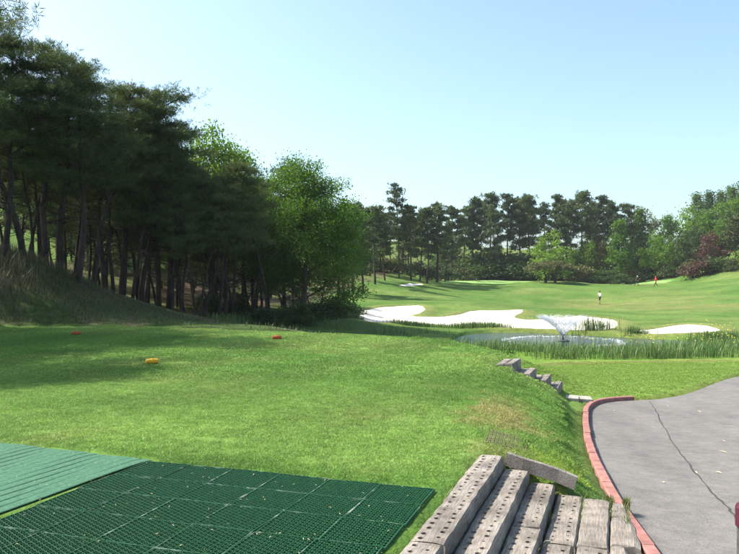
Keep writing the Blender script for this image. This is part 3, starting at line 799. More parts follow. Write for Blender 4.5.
# tall grass of the shaded bank
x, y = scatter(42000, -22, -1, 20, 34, lambda x, y: (sdist(TEE, x, y) > .5) & (rng.random(len(x)) < np.clip(sstep(-5.5, -10.5, x) * 1.0 + .10, 0, 1)) & (y < 33 + 0 * x))
Z = ground_h(x, y) - .02; big = sstep(-11.2, -13.6, x)
h = rng.uniform(.06, .20, len(x)) + big * rng.uniform(.1, .55, len(x)); 
C = mix3(np.array([.045, .075, .022]), np.array([.20, .165, .10]), np.clip(rng.random(len(x)) * .6 + .25 * (h > .5), 0, 1))
tag(link('bank_grass', blade_mesh('bank_grass', np.c_[x, y, Z], h, rng.uniform(.012, .026, len(x)), rng.uniform(.1, .7, len(x)), C, rng)), 'long unmown grass on the shaded bank below the pines', 'tall grass', kind='stuff')

# ------------------------------------------------------------------ trees
def tubes(E, sides=5):
    """E: rows p0(3) r0 p1(3) r1"""
    E = np.asarray(E, float); n = len(E); p0, r0, p1, r1 = E[:, :3], E[:, 3], E[:, 4:7], E[:, 7]
    d = p1 - p0; d /= (np.linalg.norm(d, axis=1)[:, None] + 1e-9)
    ref = np.where(np.abs(d[:, 2:3]) < .9, np.array([[0, 0, 1.]]), np.array([[1., 0, 0]]))
    a = np.cross(d, ref); a /= np.linalg.norm(a, axis=1)[:, None]; b = np.cross(d, a)
    th = np.arange(sides) * 2 * np.pi / sides
    ring = a[:, None] * np.cos(th)[None, :, None] + b[:, None] * np.sin(th)[None, :, None]
    e = d * (np.minimum(r0, r1) * .5)[:, None]
    V = np.concatenate([(p0 - e)[:, None] + ring * r0[:, None, None], (p1 + e)[:, None] + ring * r1[:, None, None]], 1).reshape(-1, 3)
    k = np.arange(n)[:, None, None] * (2 * sides); j = np.arange(sides); q = np.stack([j, (j + 1) % sides, sides + (j + 1) % sides, sides + j], -1)[None]
    return V, (k + q).reshape(-1, 4)
def grow_wood(trunk, rad0, targets, rng, tip=.012, power=2.3, up=.25, dmin=None):
    """join every target to the nearest wood that lies lower down; thickness from what each limb carries"""
    nodes_ = [np.array(p) for p in trunk]; par = [-1] + list(range(len(trunk) - 1)); nt = len(trunk)
    tz = np.array(trunk)
    order = np.argsort([np.min(np.linalg.norm(tz - t, axis=1)) for t in targets])
    ends = []
    for i in order:
        t = targets[i]; A = np.array(nodes_)
        dv = t - A; dist = np.linalg.norm(dv, axis=1)
        cost = dist + 2.0 * np.maximum(0, A[:, 2] - t[2] + up * np.hypot(dv[:, 0], dv[:, 1]))
        j = int(np.argmin(cost)); p = A[j]; L = dist[j]; seg = max(1, int(L / .7)); last = j
        off = rng.normal(0, .10 * L, 3)
        for s_ in range(1, seg + 1):
            f = s_ / seg; q = p + (t - p) * f + off * math.sin(math.pi * f) + np.array([0, 0, -.12 * L * math.sin(math.pi * f)])
            nodes_.append(q); par.append(last); last = len(nodes_) - 1
        ends.append(last)
    n = len(nodes_); w = np.zeros(n); 
    for e in ends: w[e] += tip ** power
    for i in range(n - 1, 0, -1):
        w[i] = max(w[i], tip ** power); 
        if par[i] >= 0 and i >= nt: w[par[i]] += w[i]
    r = w ** (1 / power)
    for i in range(nt - 1, 0, -1): pass
    tr = np.linspace(rad0, tip * 1.5, nt) ** 1.0
    r[:nt] = np.maximum(np.minimum(r[:nt], tr * .8), tr)
    for i in range(nt, n):
        r[i] = min(r[i], r[par[i]] * .92)
    r0 = r.copy(); E = []
    for i in range(1, n):
        p = par[i]; rp = r[p] if (i < nt or p >= nt) else min(r[p], r[i] * 1.35)
        E.append((*nodes_[p], rp, *nodes_[i], r[i]))
    return E
def needle_tris(Cn, nb, L, W, rng, up=.5, flat=1.0):
    n = len(Cn); c = np.repeat(Cn, nb, 0); m = len(c)
    d = rng.normal(size=(m, 3)); d[:, 2] = d[:, 2] * flat + up; d /= np.linalg.norm(d, axis=1)[:, None]
    s_ = np.cross(d, rng.normal(size=(m, 3))); s_ /= np.linalg.norm(s_, axis=1)[:, None]
    l = (L * rng.uniform(.7, 1.25, m))[:, None]; w = (W * rng.uniform(.7, 1.3, m))[:, None]
    V = np.stack([c, c + d * l * .55 + s_ * w * .5, c + d * l, c + d * l * .55 - s_ * w * .5], 1).reshape(-1, 3)
    Q = np.arange(m * 4).reshape(m, 4); v = np.repeat(np.clip(rng.normal(.5, .22, n), 0, 1), nb * 4)
    return V, Q, v
def leaf_quads(Cn, size, rng, upb=.5):
    m = len(Cn); nrm = rng.normal(size=(m, 3)); nrm[:, 2] += upb; nrm /= np.linalg.norm(nrm, axis=1)[:, None]
    a = np.cross(nrm, rng.normal(size=(m, 3))); a /= np.linalg.norm(a, axis=1)[:, None]; b = np.cross(nrm, a)
    s_ = (size * rng.uniform(.65, 1.3, m))[:, None]
    V = np.stack([Cn - a * s_ * .5, Cn + b * s_ * .34 + nrm * s_ * .06, Cn + a * s_ * .55, Cn - b * s_ * .34 + nrm * s_ * .06], 1).reshape(-1, 3)
    return V, np.arange(m * 4).reshape(m, 4)
def make_proto(E, V, Q, bv, bark, leafmat, height, sides=6):
    tV, tQ = tubes(E, sides); tmh = mesh_np('trunk', tV, [tQ], True); tmh.materials.append(bark)
    cm = mesh_np('crown', V, [Q]); vcol(cm, 'bv', np.repeat(bv[:, None], 3, 1)); cm.materials.append(leafmat)
    return dict(trunk=tmh, crown=cm, h=height)
def trunk_line(H, lean, wig, rng, n=11):
    p = np.zeros(3); out = [p.copy() + np.array([0, 0, -.35])]; d = np.array([lean[0], lean[1], 1.0]); 
    for k in range(n):
        d[:2] = d[:2] * .93 + rng.normal(0, wig, 2); q = d / np.linalg.norm(d); p = p + q * (H / n); out.append(p.copy())
    s = H / out[-1][2]; return [o * np.array([1, 1, s]) if o[2] > 0 else o for o in out]
def pine(seed, H=11.0, start=.45, spread=2.7, nb=26, lean=(0, 0), wig=.06, clumps=26, blades=10, bl=.22, bw=.032, rad=.17, mat='needle', flat_top=.75, layered=.15, dead=7, tip=.013):
    rng = np.random.default_rng(seed); tr = trunk_line(H, lean, wig, rng); T = np.array(tr)
    targets = []; pads = []
    for k in range(nb):
        t = start + (1 - start) * ((k + rng.uniform(0, .9)) / nb); z = t * H * .985
        c = np.array([np.interp(z, T[:, 2], T[:, i]) for i in range(2)])
        f = (t - start) / (1 - start)
        L = spread * (1 - flat_top * f ** 1.6) * (.55 + .45 * min(1, f * 3 + .3)) * rng.uniform(.55, 1.12); a = k * 2.4 + rng.uniform(-.5, .5)
        rise = L * rng.uniform(.05, .4) * (1 - .3 * f)
        e = np.array([c[0] + L * math.cos(a), c[1] + L * math.sin(a), min(z + rise, H)])
        mid = np.array([c[0] + L * .55 * math.cos(a + .2), c[1] + L * .55 * math.sin(a + .2), z + rise * .5])
        targets += [mid, e]; pads += [(mid, .8), (e, 1.0)]
        for q in range(2):
            b = a + rng.uniform(-.8, .8); l2 = L * rng.uniform(.5, .9)
            p2 = np.array([c[0] + l2 * math.cos(b), c[1] + l2 * math.sin(b), z + rise * rng.uniform(.3, 1.1)]); targets.append(p2); pads.append((p2, .85))
    top = T[-1]; pads += [(top, .8), (top - np.array([.3, .2, .4]), .8)]
    Cn = []
    for p, s_ in pads:
        k = int(clumps * s_ * rng.uniform(.6, 1.3)); q = rng.normal(0, 1, (k, 3)) * np.array([.36, .36, layered]) * s_ * (spread / 2.7); q[:, 2] += .05
        Cn.append(p + q)
    Cn = np.concatenate(Cn); V, Q, v = needle_tris(Cn, blades, bl, bw, rng, .45)
    E = grow_wood(tr, rad, np.array(targets), rng, tip)
    for k in range(dead):
        z = H * rng.uniform(min(.18, start * .6), start); c = np.array([np.interp(z, T[:, 2], T[:, i]) for i in range(2)]); a = rng.uniform(0, 6.28); L = rng.uniform(.5, 1.7)
        p0 = np.array([c[0], c[1], z]); p1 = p0 + np.array([L * .5 * math.cos(a), L * .5 * math.sin(a), L * .12]); p2 = p0 + np.array([L * math.cos(a + .2), L * math.sin(a + .2), L * rng.uniform(-.1, .5)])
        E += [(*p0, .032, *p1, .022), (*p1, .022, *p2, .008)]
    return make_proto(E, V, Q, v, M['bark'], M[mat], H)
def broadleaf(seed, H=10, W=7, nt=170, leaves=130, ls=.15, base=.3, rad=.2, mat='leaf', lobes=9, cone=False, sig=.42, lean=(0, 0), bark='bark2'):
    rng = np.random.default_rng(seed); tr = trunk_line(H * (.9 if cone else .62), lean, .05, rng, 9)
    tg = []
    if cone:
        while len(tg) < nt:
            t = rng.random() ** .8; z = H * (base + (1 - base) * t); r = W / 2 * (1 - t) ** .85 * math.sqrt(rng.uniform(.15, 1)) + .1; a = rng.uniform(0, 6.28)
            tg.append((r * math.cos(a), r * math.sin(a), z))
    else:
        LB = []
        for k in range(lobes):
            a = k * 2.4 + rng.uniform(-.4, .4); f = (k + .5) / lobes; z = H * (base + .12 + (1 - base - .30) * f); rr = W * .5 * (.62 * math.sin(math.pi * min(1, .25 + f * .72)) ** .8) * rng.uniform(.8, 1.1)
            LB.append((rr * math.cos(a), rr * math.sin(a), z, W * rng.uniform(.17, .25)))
        LB.append((0, 0, H * .84, W * .2)); LB.append((0, 0, H * (base + .3), W * .26))
        while len(tg) < nt:
            l = LB[rng.integers(len(LB))]; d = rng.normal(size=3); d /= np.linalg.norm(d); r = l[3] * rng.uniform(.45, 1.0) ** .6
            tg.append((l[0] + d[0] * r, l[1] + d[1] * r, min(l[2] + d[2] * r * .85, H * .98)))
    tg = np.array(tg)
    Cn = []; vv_ = []
    for t in tg:
        k = int(leaves * rng.uniform(.6, 1.4)); Cn.append(t + rng.normal(0, 1, (k, 3)) * np.array([sig, sig, sig * .72]) * rng.uniform(.7, 1.2)); vv_.append(np.full(k, np.clip(rng.normal(.5, .2), 0, 1)))
    Cn = np.concatenate(Cn); V, Q = leaf_quads(Cn, ls, rng); v = np.clip(np.concatenate(vv_) + rng.normal(0, .12, len(Cn)), 0, 1); v = np.repeat(v, 4)
    E = grow_wood(tr, rad, tg, rng, .012)
    return make_proto(E, V, Q, v, M[bark], M[mat], H)
def bush(seed, H=1.6, W=2.4, nt=40, leaves=70, ls=.13, mat='leaf_dark'):
    return broadleaf(seed, H, W, nt, leaves, ls, .0, .05, mat, 6, sig=W * .09)

def plant(name, pr, loc, height, rz, label, cat, group=None, wide=1.0, sink=.05, tilt=(0, 0)):
    s = height / pr['h']; t = empty(name, (loc[0], loc[1], loc[2] - sink), rz); t.scale = (s * wide, s * wide, s); t.rotation_euler = (tilt[0], tilt[1], rz)
    tag(t, label, cat, group)
    link('trunk', pr['trunk'], None, t); link('crown', pr['crown'], None, t)
    return t
def top_h(py, d, z): return EYE - (py - HZ) / FPX * d - z
PN = [pine(101 + k, 11, st_, sp_w * 1.12, nb_ - 4, ln, wg, clumps=32, blades=14, bl=.22, bw=.022, flat_top=.66, layered=.10, dead=13) for k, (st_, sp_w, nb_, ln, wg) in enumerate([
    (.42, 2.8, 26, (.05, 0), .06), (.50, 2.5, 24, (-.10, .05), .08), (.46, 3.0, 26, (.14, -.03), .07), (.55, 2.6, 22, (-.04, .1), .11), (.38, 2.6, 28, (.0, -.08), .08)])]
PD = [pine(151 + k, 11, .14 + .08 * k, 3.4, 24, (.08 * (k - 1), .04), .07, clumps=15, blades=7, bl=.30, bw=.055, dead=5) for k in range(3)]
PF = [pine(201 + k, 14, s_, w_, n_, (.02, 0), .03, clumps=13, blades=8, bl=.50, bw=.13, rad=.2, mat='needle_far', layered=.15, dead=3, flat_top=ftp, tip=.02) for k, (s_, w_, n_, ftp) in enumerate([(.36, 2.7, 22, .7), (.45, 2.4, 19, .6), (.30, 2.9, 22, .8), (.52, 2.6, 16, .5)])]
rr = random.Random(4)
def grove_label(px):
    if px < 50: return 'tallest dark pine with thick crooked trunk above the long grass of the bank', 'tree', 'tallest pines on the bank'
    if px < 135: return 'tall dark pine where the crest of the shaded bank slopes down', 'tree', 'pines on the sloping crest'
    return 'dark pine near the low end of the bank towards the broadleaf trees', 'tree', 'pines at the low end of the bank'
def slender_label(px):
    if px < 95: return 'slender leaning pine stem among the tallest pines of the bank', 'tree', 'slender pines among the tallest'
    if px < 185: return 'slender leaning pine stem in the middle of the grove', 'tree', 'slender pines in mid grove'
    return 'slender leaning pine stem close beside the big round broadleaf tree', 'tree', 'slender pines by the broadleaf tree'
def row_label(px):
    if px < 530: return 'tall slim pine behind the dark shrub mass and the far putting green', 'tree', 'pine row above the dark shrubs'
    if px < 585: return 'tall slim pine rising behind the bright round tree and umbrella pine', 'tree', 'pine row behind the bright tree'
    return 'tall slim pine in the row end beside the pointed green tree', 'tree', 'pine row by the pointed tree'
def slope_label(px):
    if px < 368: return 'grey green pine just past the big round broadleaf tree', 'tree', 'slope pines by the broadleaf tree'
    if px < 405: return 'grey green pine on the brown slope close around the tallest far pine', 'tree', 'slope pines round the tallest'
    return 'grey green pine on the brown slope where the putting green begins', 'tree', 'slope pines by the green'
def shrub_label(px, kd):
    c = ('dark green', 'fresh green', 'maroon', 'olive')[kd]
    if px < 440: w = 'under the pines of the brown slope'
    elif px < 530: w = 'beside the large dark shrub mass under the pine row'
    elif px < 612: w = 'behind the umbrella shaped pine'
    elif px < 680: w = 'below the pointed tree and the yellow green tree'
    else: w = 'at the foot of the wooded hillside'
    return f'low {c} shrub {w}', f'{c} shrubs {w}'
front = [(-26, 28, 14), (6, 29.5, 29), (25, 30.5, 24), (46, 32, 42), (60, 33, 54), (77, 31.5, 72), (92, 34, 78), (106, 36, 84), (121, 37, 92), (141, 38, 114), (158, 40, 124), (184, 41, 146), (203, 39, 182), (226, 40, 196), (217, 45, 184), (168, 44, 130)]
for i, (px, d, ty) in enumerate(front):
    p = at(px, d)
    plant('pine_tree', PN[i % 5], p, top_h(ty, d, p[2]), rr.uniform(0, 6.28), *grove_label(px), wide=rr.uniform(.95, 1.2), tilt=(rr.uniform(-.06, .06), rr.uniform(-.08, .1)))
# slimmer stems between them
for i in range(42):
    px = 4 + i * 6.5 + rr.uniform(-6, 6); d = rr.uniform(33, 44) + px * .02; p = at(px, d)
    plant('pine_tree', PN[(i * 2 + 1) % 5], p, rr.uniform(7.0, 8.6), rr.uniform(0, 6.28), *slender_label(px), wide=.72, tilt=(rr.uniform(-.1, .1), rr.uniform(-.14, .14)))
# deeper rows
for i in range(46):
    d = 46 + 44 * (i / 45) + rr.uniform(-3, 3); px = (-20 + (i * 97) % 330) * 1.0 + rr.uniform(-8, 8)
    if px > 285: px -= 270
    if 45 < px < 66: px += 24
    p = at(px, d)
    plant('pine_tree', PD[i % 3], p, rr.uniform(8.5, 10.5), rr.uniform(0, 6.28), 'pine standing deep in the grove behind the front trunks', 'tree', 'pines deep in the grove', tilt=(rr.uniform(-.05, .05), rr.uniform(-.08, .08)))
for i in range(26):
    px = 60 + i * 10.6 + rr.uniform(-5, 5); d = rr.uniform(45, 66); p = at(px, d)
    plant('pine_tree', PD[i % 3], p, rr.uniform(3.2, 5.4), rr.uniform(0, 6.28), 'young low pine in the undergrowth deep between the grove trunks', 'tree', 'young pines in the undergrowth', wide=1.15)
# pines on the rise beside the tee, whose shade falls on the turf
for x, y, h_ in [(-14.2, 19.8, 11), (-15.4, 24.0, 11.5), (-13.4, 15.6, 10.5), (-12.4, 12.8, 9), (-18.5, 25.5, 12), (-18, 17.5, 12), (-17.5, 21, 12), (-21, 29, 12), (-22, 22.5, 12.5), (-18.4, 34, 12), (-23.5, 34, 12.5), (-12.8, 10.6, 8)]:
    plant('pine_tree', PN[int(x * -3) % 5], (x, y, hz1(x, y)), h_, rr.uniform(0, 6.28), 'pine on the rise beside the tee mat, its shade falling on the turf', 'tree', 'pines beside the tee')
# pines on the brown slope beyond the grove
for i, (px, d, ty) in enumerate([(344, 82, 215), (353, 85, 207), (363, 90, 205), (375, 100, 207), (385, 108, 214), (411, 118, 207), (420, 122, 210), (427, 120, 209), (437, 125, 204), (452, 138, 208), (445, 130, 222), (330, 88, 215), (370, 112, 216), (402, 126, 220), (381, 124, 210), (391, 130, 213), (364, 120, 213), (357, 105, 212), (408, 134, 216)]):
    p = at(px, d)
    plant('pine_tree', PF[i % 4], p, top_h(ty, d, p[2]), rr.uniform(0, 6.28), *slope_label(px), wide=rr.uniform(.95, 1.25), tilt=(rr.uniform(-.04, .04), rr.uniform(-.06, .06)))
tall = pine(303, 16, .42, 2.6, 26, (.01, 0), .015, clumps=8, blades=7, bl=.5, bw=.13, rad=.2, mat='needle_far', layered=.12, flat_top=.55, dead=3, tip=.02)
p = at(399, 118)
plant('pine_tree', tall, p, top_h(185, 118, p[2]), 1.0, 'tallest pine of the far trees, spiky open crown standing above its neighbours', 'tree', wide=.9)
for i, (px, d, ty) in enumerate([(462, 150, 207), (472, 152, 199), (487, 155, 195), (497, 149, 206), (507, 152, 196), (521, 155, 199), (533, 152, 196), (545, 158, 204), (556, 153, 197), (566, 150, 201), (577, 152, 193), (590, 158, 202), (603, 155, 198), (613, 150, 203), (625, 153, 205), (634, 157, 210), (481, 160, 203), (528, 162, 203), (572, 163, 201), (597, 162, 205)]):
    p = at(px, d)
    plant('pine_tree', PF[(i * 3 + 1) % 4], p, top_h(ty, d, p[2]), rr.uniform(0, 6.28), *row_label(px), wide=rr.uniform(.78, 1.02), tilt=(rr.uniform(-.03, .03), rr.uniform(-.05, .05)))

# broadleaf trees
BIG = broadleaf(401, 10.6, 8.4, 340, 270, .115, .12, .22, 'leaf', 15, sig=.40)
p = at(304, 45)
plant('broadleaf_tree', BIG, p, top_h(154, 45, p[2]), .6, 'big round fresh green broadleaf tree at the end of the pine grove', 'tree', wide=1.02)
BL = [broadleaf(411 + k, 9, 6.5, 150, 150, .14, .22, .17, 'leaf', 9) for k in range(2)]
p = at(213, 49); plant('broadleaf_tree', BL[0], p, top_h(120, 49, p[2]), 2.0, 'light green broadleaf tree rising behind the dark pines, highest of the grove', 'tree', wide=.80)
p = at(243, 52); plant('broadleaf_tree', BL[1], p, top_h(160, 52, p[2]), 4.0, 'broadleaf tree peeping between dark pines and the big round tree', 'tree', wide=.75)
p = at(338, 56); plant('broadleaf_tree', BL[1], p, top_h(196, 56, p[2]), 1.0, 'smaller green broadleaf tree leaning out beside the big round tree', 'tree', wide=.62)
for px, d, h_ in [(92, 78, 6), (112, 84, 6.5), (40, 110, 8), (150, 95, 7), (10, 105, 8), (75, 120, 9), (205, 100, 7), (190, 74, 5)]:
    p = at(px, d); plant('broadleaf_tree', BL[int(px) % 2], p, h_, rr.uniform(0, 6), 'sunlit broadleaf tree seen in gaps between the grove trunks', 'tree', 'broadleaf trees behind the grove')

def far_leaf(seed, mat, H=9, W=8, cone=False, base=.05, nt=80, ls=.38): return broadleaf(seed, H, W, nt, 46, ls, base, .16, mat, 9, cone, sig=.55)
FL = {'light': far_leaf(501, 'leaf_light'), 'mid': far_leaf(502, 'leaf'), 'dark': far_leaf(503, 'leaf_dark'), 'maroon': far_leaf(504, 'leaf_maroon'), 'bloom': far_leaf(505, 'leaf_bloom', nt=60),
      'cone': far_leaf(506, 'leaf', 11, 6, True), 'larch': far_leaf(507, 'leaf_larch', 12, 5, True, nt=70), 'olive': far_leaf(508, 'leaf_olive', 10, 6, True)}
far = [
    (550, 141, 231, 42, 'light', 'bright green round broadleaf tree behind the umbrella shaped pine'),
    (619, 141, 222, 32, 'cone', 'pointed green tree with broad skirts beside the putting green'),
    (655, 141, 231, 36, 'light', 'yellow green spreading tree behind the walking golfers'),
    (682, 141, 235, 27, 'dark', 'dark round evergreen between the yellow green tree and the maroon tree'),
    (711, 138, 233, 36, 'maroon', 'maroon leaved tree at the foot of the wooded hillside'),
    (735, 136, 216, 34, 'olive', 'olive brown conifer on the hillside past the maroon tree'),
    (640, 154, 209, 30, 'larch', 'pale feathery tree behind the pointed green tree'),
    (651, 158, 212, 24, 'bloom', 'tree with whitish blossom among the far trees'),
    (668, 158, 212, 30, 'mid', 'deep green broadleaf tree below the hill crest'),
    (690, 160, 206, 44, 'light', 'broad light green tree crown in the middle of the wooded hillside'),
    (716, 158, 203, 44, 'light', None), (737, 158, 196, 40, 'mid', None),
    (697, 174, 194, 22, 'larch', None), (709, 176, 192, 22, 'larch', None), (721, 175, 192, 24, 'larch', None), (732, 178, 187, 24, 'larch', None), (744, 176, 182, 26, 'larch', None),
    (588, 148, 238, 26, 'mid', None), (630, 146, 240, 22, 'dark', None), (573, 147, 245, 20, 'mid', None), (603, 147, 243, 24, 'olive', 'olive spreading conifer beneath the far pine row'),
    (671, 147, 240, 22, 'mid', None), (696, 148, 226, 30, 'dark', None), (756, 150, 205, 46, 'light', None), (765, 175, 178, 26, 'larch', None),
    (722, 150, 226, 34, 'cone', None), (645, 147, 244, 20, 'dark', None),
]
gl = {'light': ('light green broadleaf tree high on the wooded hillside', 'light green hillside trees'), 'mid': ('mid green broadleaf tree in the belt below the pine row and hillside', 'mid green belt trees'),
      'larch': ('soft grey green pointed conifer on the crest of the hillside', 'pointed conifers on the crest'), 'dark': ('dark evergreen filling the belt behind the brighter trees', 'dark belt evergreens'), 'cone': ('green pointed tree half hidden behind the maroon tree', None)}
for px, d, ty, wpx, kd, lab in far:
    p = at(px, d); h_ = max(2.5, top_h(ty, d, p[2])); pr = FL[kd]
    w_m = wpx / FPX * d; nat = {'cone': 6, 'larch': 5, 'olive': 6}.get(kd, 8) * h_ / pr['h']
    g = None
    if lab is None: lab, g = gl[kd]
    plant('broadleaf_tree' if kd not in ('larch', 'olive', 'dark') else 'conifer_tree', pr, p, h_, rr.uniform(0, 6.28), lab, 'tree', g, wide=w_m / nat)

# umbrella shaped pine on two stems
rng = np.random.default_rng(77); tg = []
for k in range(70):
    a = rng.uniform(0, 6.28); r = math.sqrt(rng.random()); tg.append((3.9 * r * math.cos(a), 2.6 * r * math.sin(a), 2.2 + 1.25 * (1 - r * r) ** .6 * rng.uniform(.7, 1.05) + .12 * r))
tg = np.array(tg); trA = [np.array(q) for q in [(-.9, 0, -.3), (-.95, 0, .5), (-.8, .1, 1.1), (-1.1, 0, 1.7), (-1.0, 0, 2.3)]]; trB = [np.array(q) for q in [(.7, .1, -.3), (.8, .1, .6), (.6, 0, 1.2), (.9, 0, 1.8), (.8, 0, 2.4)]]
E = grow_wood(trA, .32, tg[tg[:, 0] < 0], rng, .02) + grow_wood(trB, .28, tg[tg[:, 0] >= 0], rng, .02)
Cn = np.concatenate([t + rng.normal(0, 1, (34, 3)) * np.array([.4, .4, .16]) for t in tg]); V, Q, v = needle_tris(Cn, 6, .38, .12, rng, .5)
UM = make_proto(E, V, Q, v, M['bark'], M['leaf_olive'], 3.8)
p = at(551, 131); plant('pine_tree', UM, p, top_h(261, 131, p[2]), 0, 'low umbrella shaped pine on two stems standing alone by the putting green', 'tree')

# shrubs
BS = [bush(601, 1.6, 2.6, 34, 60, .16, 'leaf_dark'), bush(602, 1.6, 2.6, 34, 60, .16, 'leaf'), bush(603, 1.6, 2.6, 34, 60, .16, 'leaf_maroon'), bush(604, 1.6, 2.6, 34, 60, .16, 'leaf_olive')]
for px, d, h_, w_, kd, lab, g in [
    (505, 150, 5.0, 1.6, 0, 'large dark rounded shrub mass under the far pines', None), (492, 148, 3.4, 1.4, 0, None, 1), (522, 147, 3.6, 1.5, 0, None, 1), (478, 146, 2.6, 1.5, 0, None, 1), (462, 144, 2.4, 1.5, 3, None, 1), (447, 138, 2.2, 1.4, 0, None, 1),
    (535, 146, 3.0, 1.3, 0, None, 1), (580, 143, 3.4, 1.4, 3, None, 1), (597, 142, 2.6, 1.5, 0, None, 1), (608, 140, 2.4, 1.4, 0, None, 1), (633, 140, 2.4, 1.4, 3, None, 1), (645, 140, 2.6, 1.4, 0, None, 1), (663, 139, 2.6, 1.3, 3, None, 1),
    (672, 137, 2.0, 1.4, 0, None, 1), (690, 137, 1.8, 1.4, 3, None, 1), (702, 131, 2.6, 1.8, 2, 'dark maroon shrub spreading at the foot of the hillside', None), (715, 130, 2.4, 1.5, 0, None, 1), (732, 128, 2.0, 1.2, 3, None, 1), (745, 128, 2.4, 1.2, 1, None, 1),
    (372, 124, 2.4, 1.5, 0, None, 1), (384, 128, 2.2, 1.5, 3, None, 1), (398, 130, 2.6, 1.5, 0, None, 1), (360, 112, 2.0, 1.5, 0, None, 1), (431, 132, 2.2, 1.4, 0, None, 1), (415, 128, 2.4, 1.3, 0, None, 1), (455, 150, 3.0, 1.4, 0, None, 1), (528, 150, 2.6, 1.5, 2, None, 1), (558, 147, 2.6, 1.5, 0, None, 1), (620, 137, 1.8, 1.5, 0, None, 1),
    *[(440 + 9.5 * k, 153 + (k * 7) % 9, 2.8 + (k * 5 % 7) * .35, 1.5, (0, 0, 3, 1)[k % 4], None, 1) for k in range(22)],
    (300, 43, 1.2, 1.3, 0, None, 2), (318, 45, 1.1, 1.4, 0, None, 2), (285, 42, 1.0, 1.5, 0, None, 2), (335, 50, 1.3, 1.4, 0, None, 2), (345, 53, 1.0, 1.5, 0, None, 2), (265, 40, .9, 1.4, 0, None, 2), (240, 46, 1.2, 1.2, 0, None, 2), (205, 43, 1.1, 1.3, 0, None, 2), (355, 57, .8, 1.8, 0, None, 2)]:
    p = at(px, d); grp = None
    if lab is None:
        lab, grp = (shrub_label(px, kd) if g == 1 else ('low dark bush in the undergrowth below the big broadleaf tree', 'undergrowth bushes by the grove'))
    plant('shrub', BS[kd], p, h_, rr.uniform(0, 6.28), lab, 'shrub', grp, wide=w_)

# ------------------------------------------------------------------ golf cart behind the grove
d = 84; p = at(55, d)
gc = tag(empty('golf_cart', (p[0], p[1], p[2]), .15), 'golf cart with white roof on the sunlit slope behind the pines', 'golf cart')
M['white'] = mat_two('white_plastic', (.74, .74, .72), (.84, .84, .82), 4, .4, 0); M['rubber'] = mat_two('black_rubber', (.015, .015, .015), (.03, .03, .03), 20, .8, 0); M['beige'] = mat_two('cart_seat', (.10, .09, .08), (.16, .15, .13), 8, .7, 0)
def box(name, size, loc, mat, parent, bev=.03):
    bm = bmesh.new(); bmesh.ops.create_cube(bm, size=1, matrix=Matrix.Diagonal((*size, 1)))
    if bev: bevel_bm(bm, bev)
    return bm_obj(name, bm, mat, parent, loc=loc)
bm = bmesh.new(); pr_ = [(-1.15, .32), (-1.15, .75), (-.55, .82), (-.45, .42), (.35, .40), (.55, .85), (.95, .82), (1.2, .55), (1.2, .30)]
fa = [bm.verts.new((a, -.55, b)) for a, b in pr_]; fb = [bm.verts.new((a, .55, b)) for a, b in pr_]
bm.faces.new(fa); bm.faces.new(fb[::-1])
for k in range(len(pr_)): bm.faces.new((fa[k], fa[(k + 1) % len(pr_)], fb[(k + 1) % len(pr_)], fb[k]))
bm_obj('body', bm, M['darkgrey'], gc)
box('roof', (2.0, 1.25, .07), (-.05, 0, 1.86), M['white'], gc); box('seat', (.5, 1.05, .14), (-.75, 0, .88), M['beige'], gc); box('backrest', (.12, 1.05, .42), (-1.0, 0, 1.14), M['beige'], gc)
for sx, sy in ((-.95, -.55), (-.95, .55), (.75, -.55), (.75, .55)):
    box('roof_post', (.04, .04, 1.15), (sx, sy * .98, 1.30), M['darkgrey'], gc, .008)
    w = empty('wheel', (sx * .95, sy * .95, .24), 0, gc)
    bm = bmesh.new(); bmesh.ops.create_cone(bm, cap_ends=True, segments=18, radius1=.24, radius2=.24, depth=.18, matrix=Matrix.Rotation(R(90), 4, 'X')); bm_obj('tyre', bm, M['rubber'], w)
    bm = bmesh.new(); bmesh.ops.create_cone(bm, cap_ends=True, segments=14, radius1=.12, radius2=.12, depth=.20, matrix=Matrix.Rotation(R(90), 4, 'X')); bm_obj('rim', bm, M['white'], w)

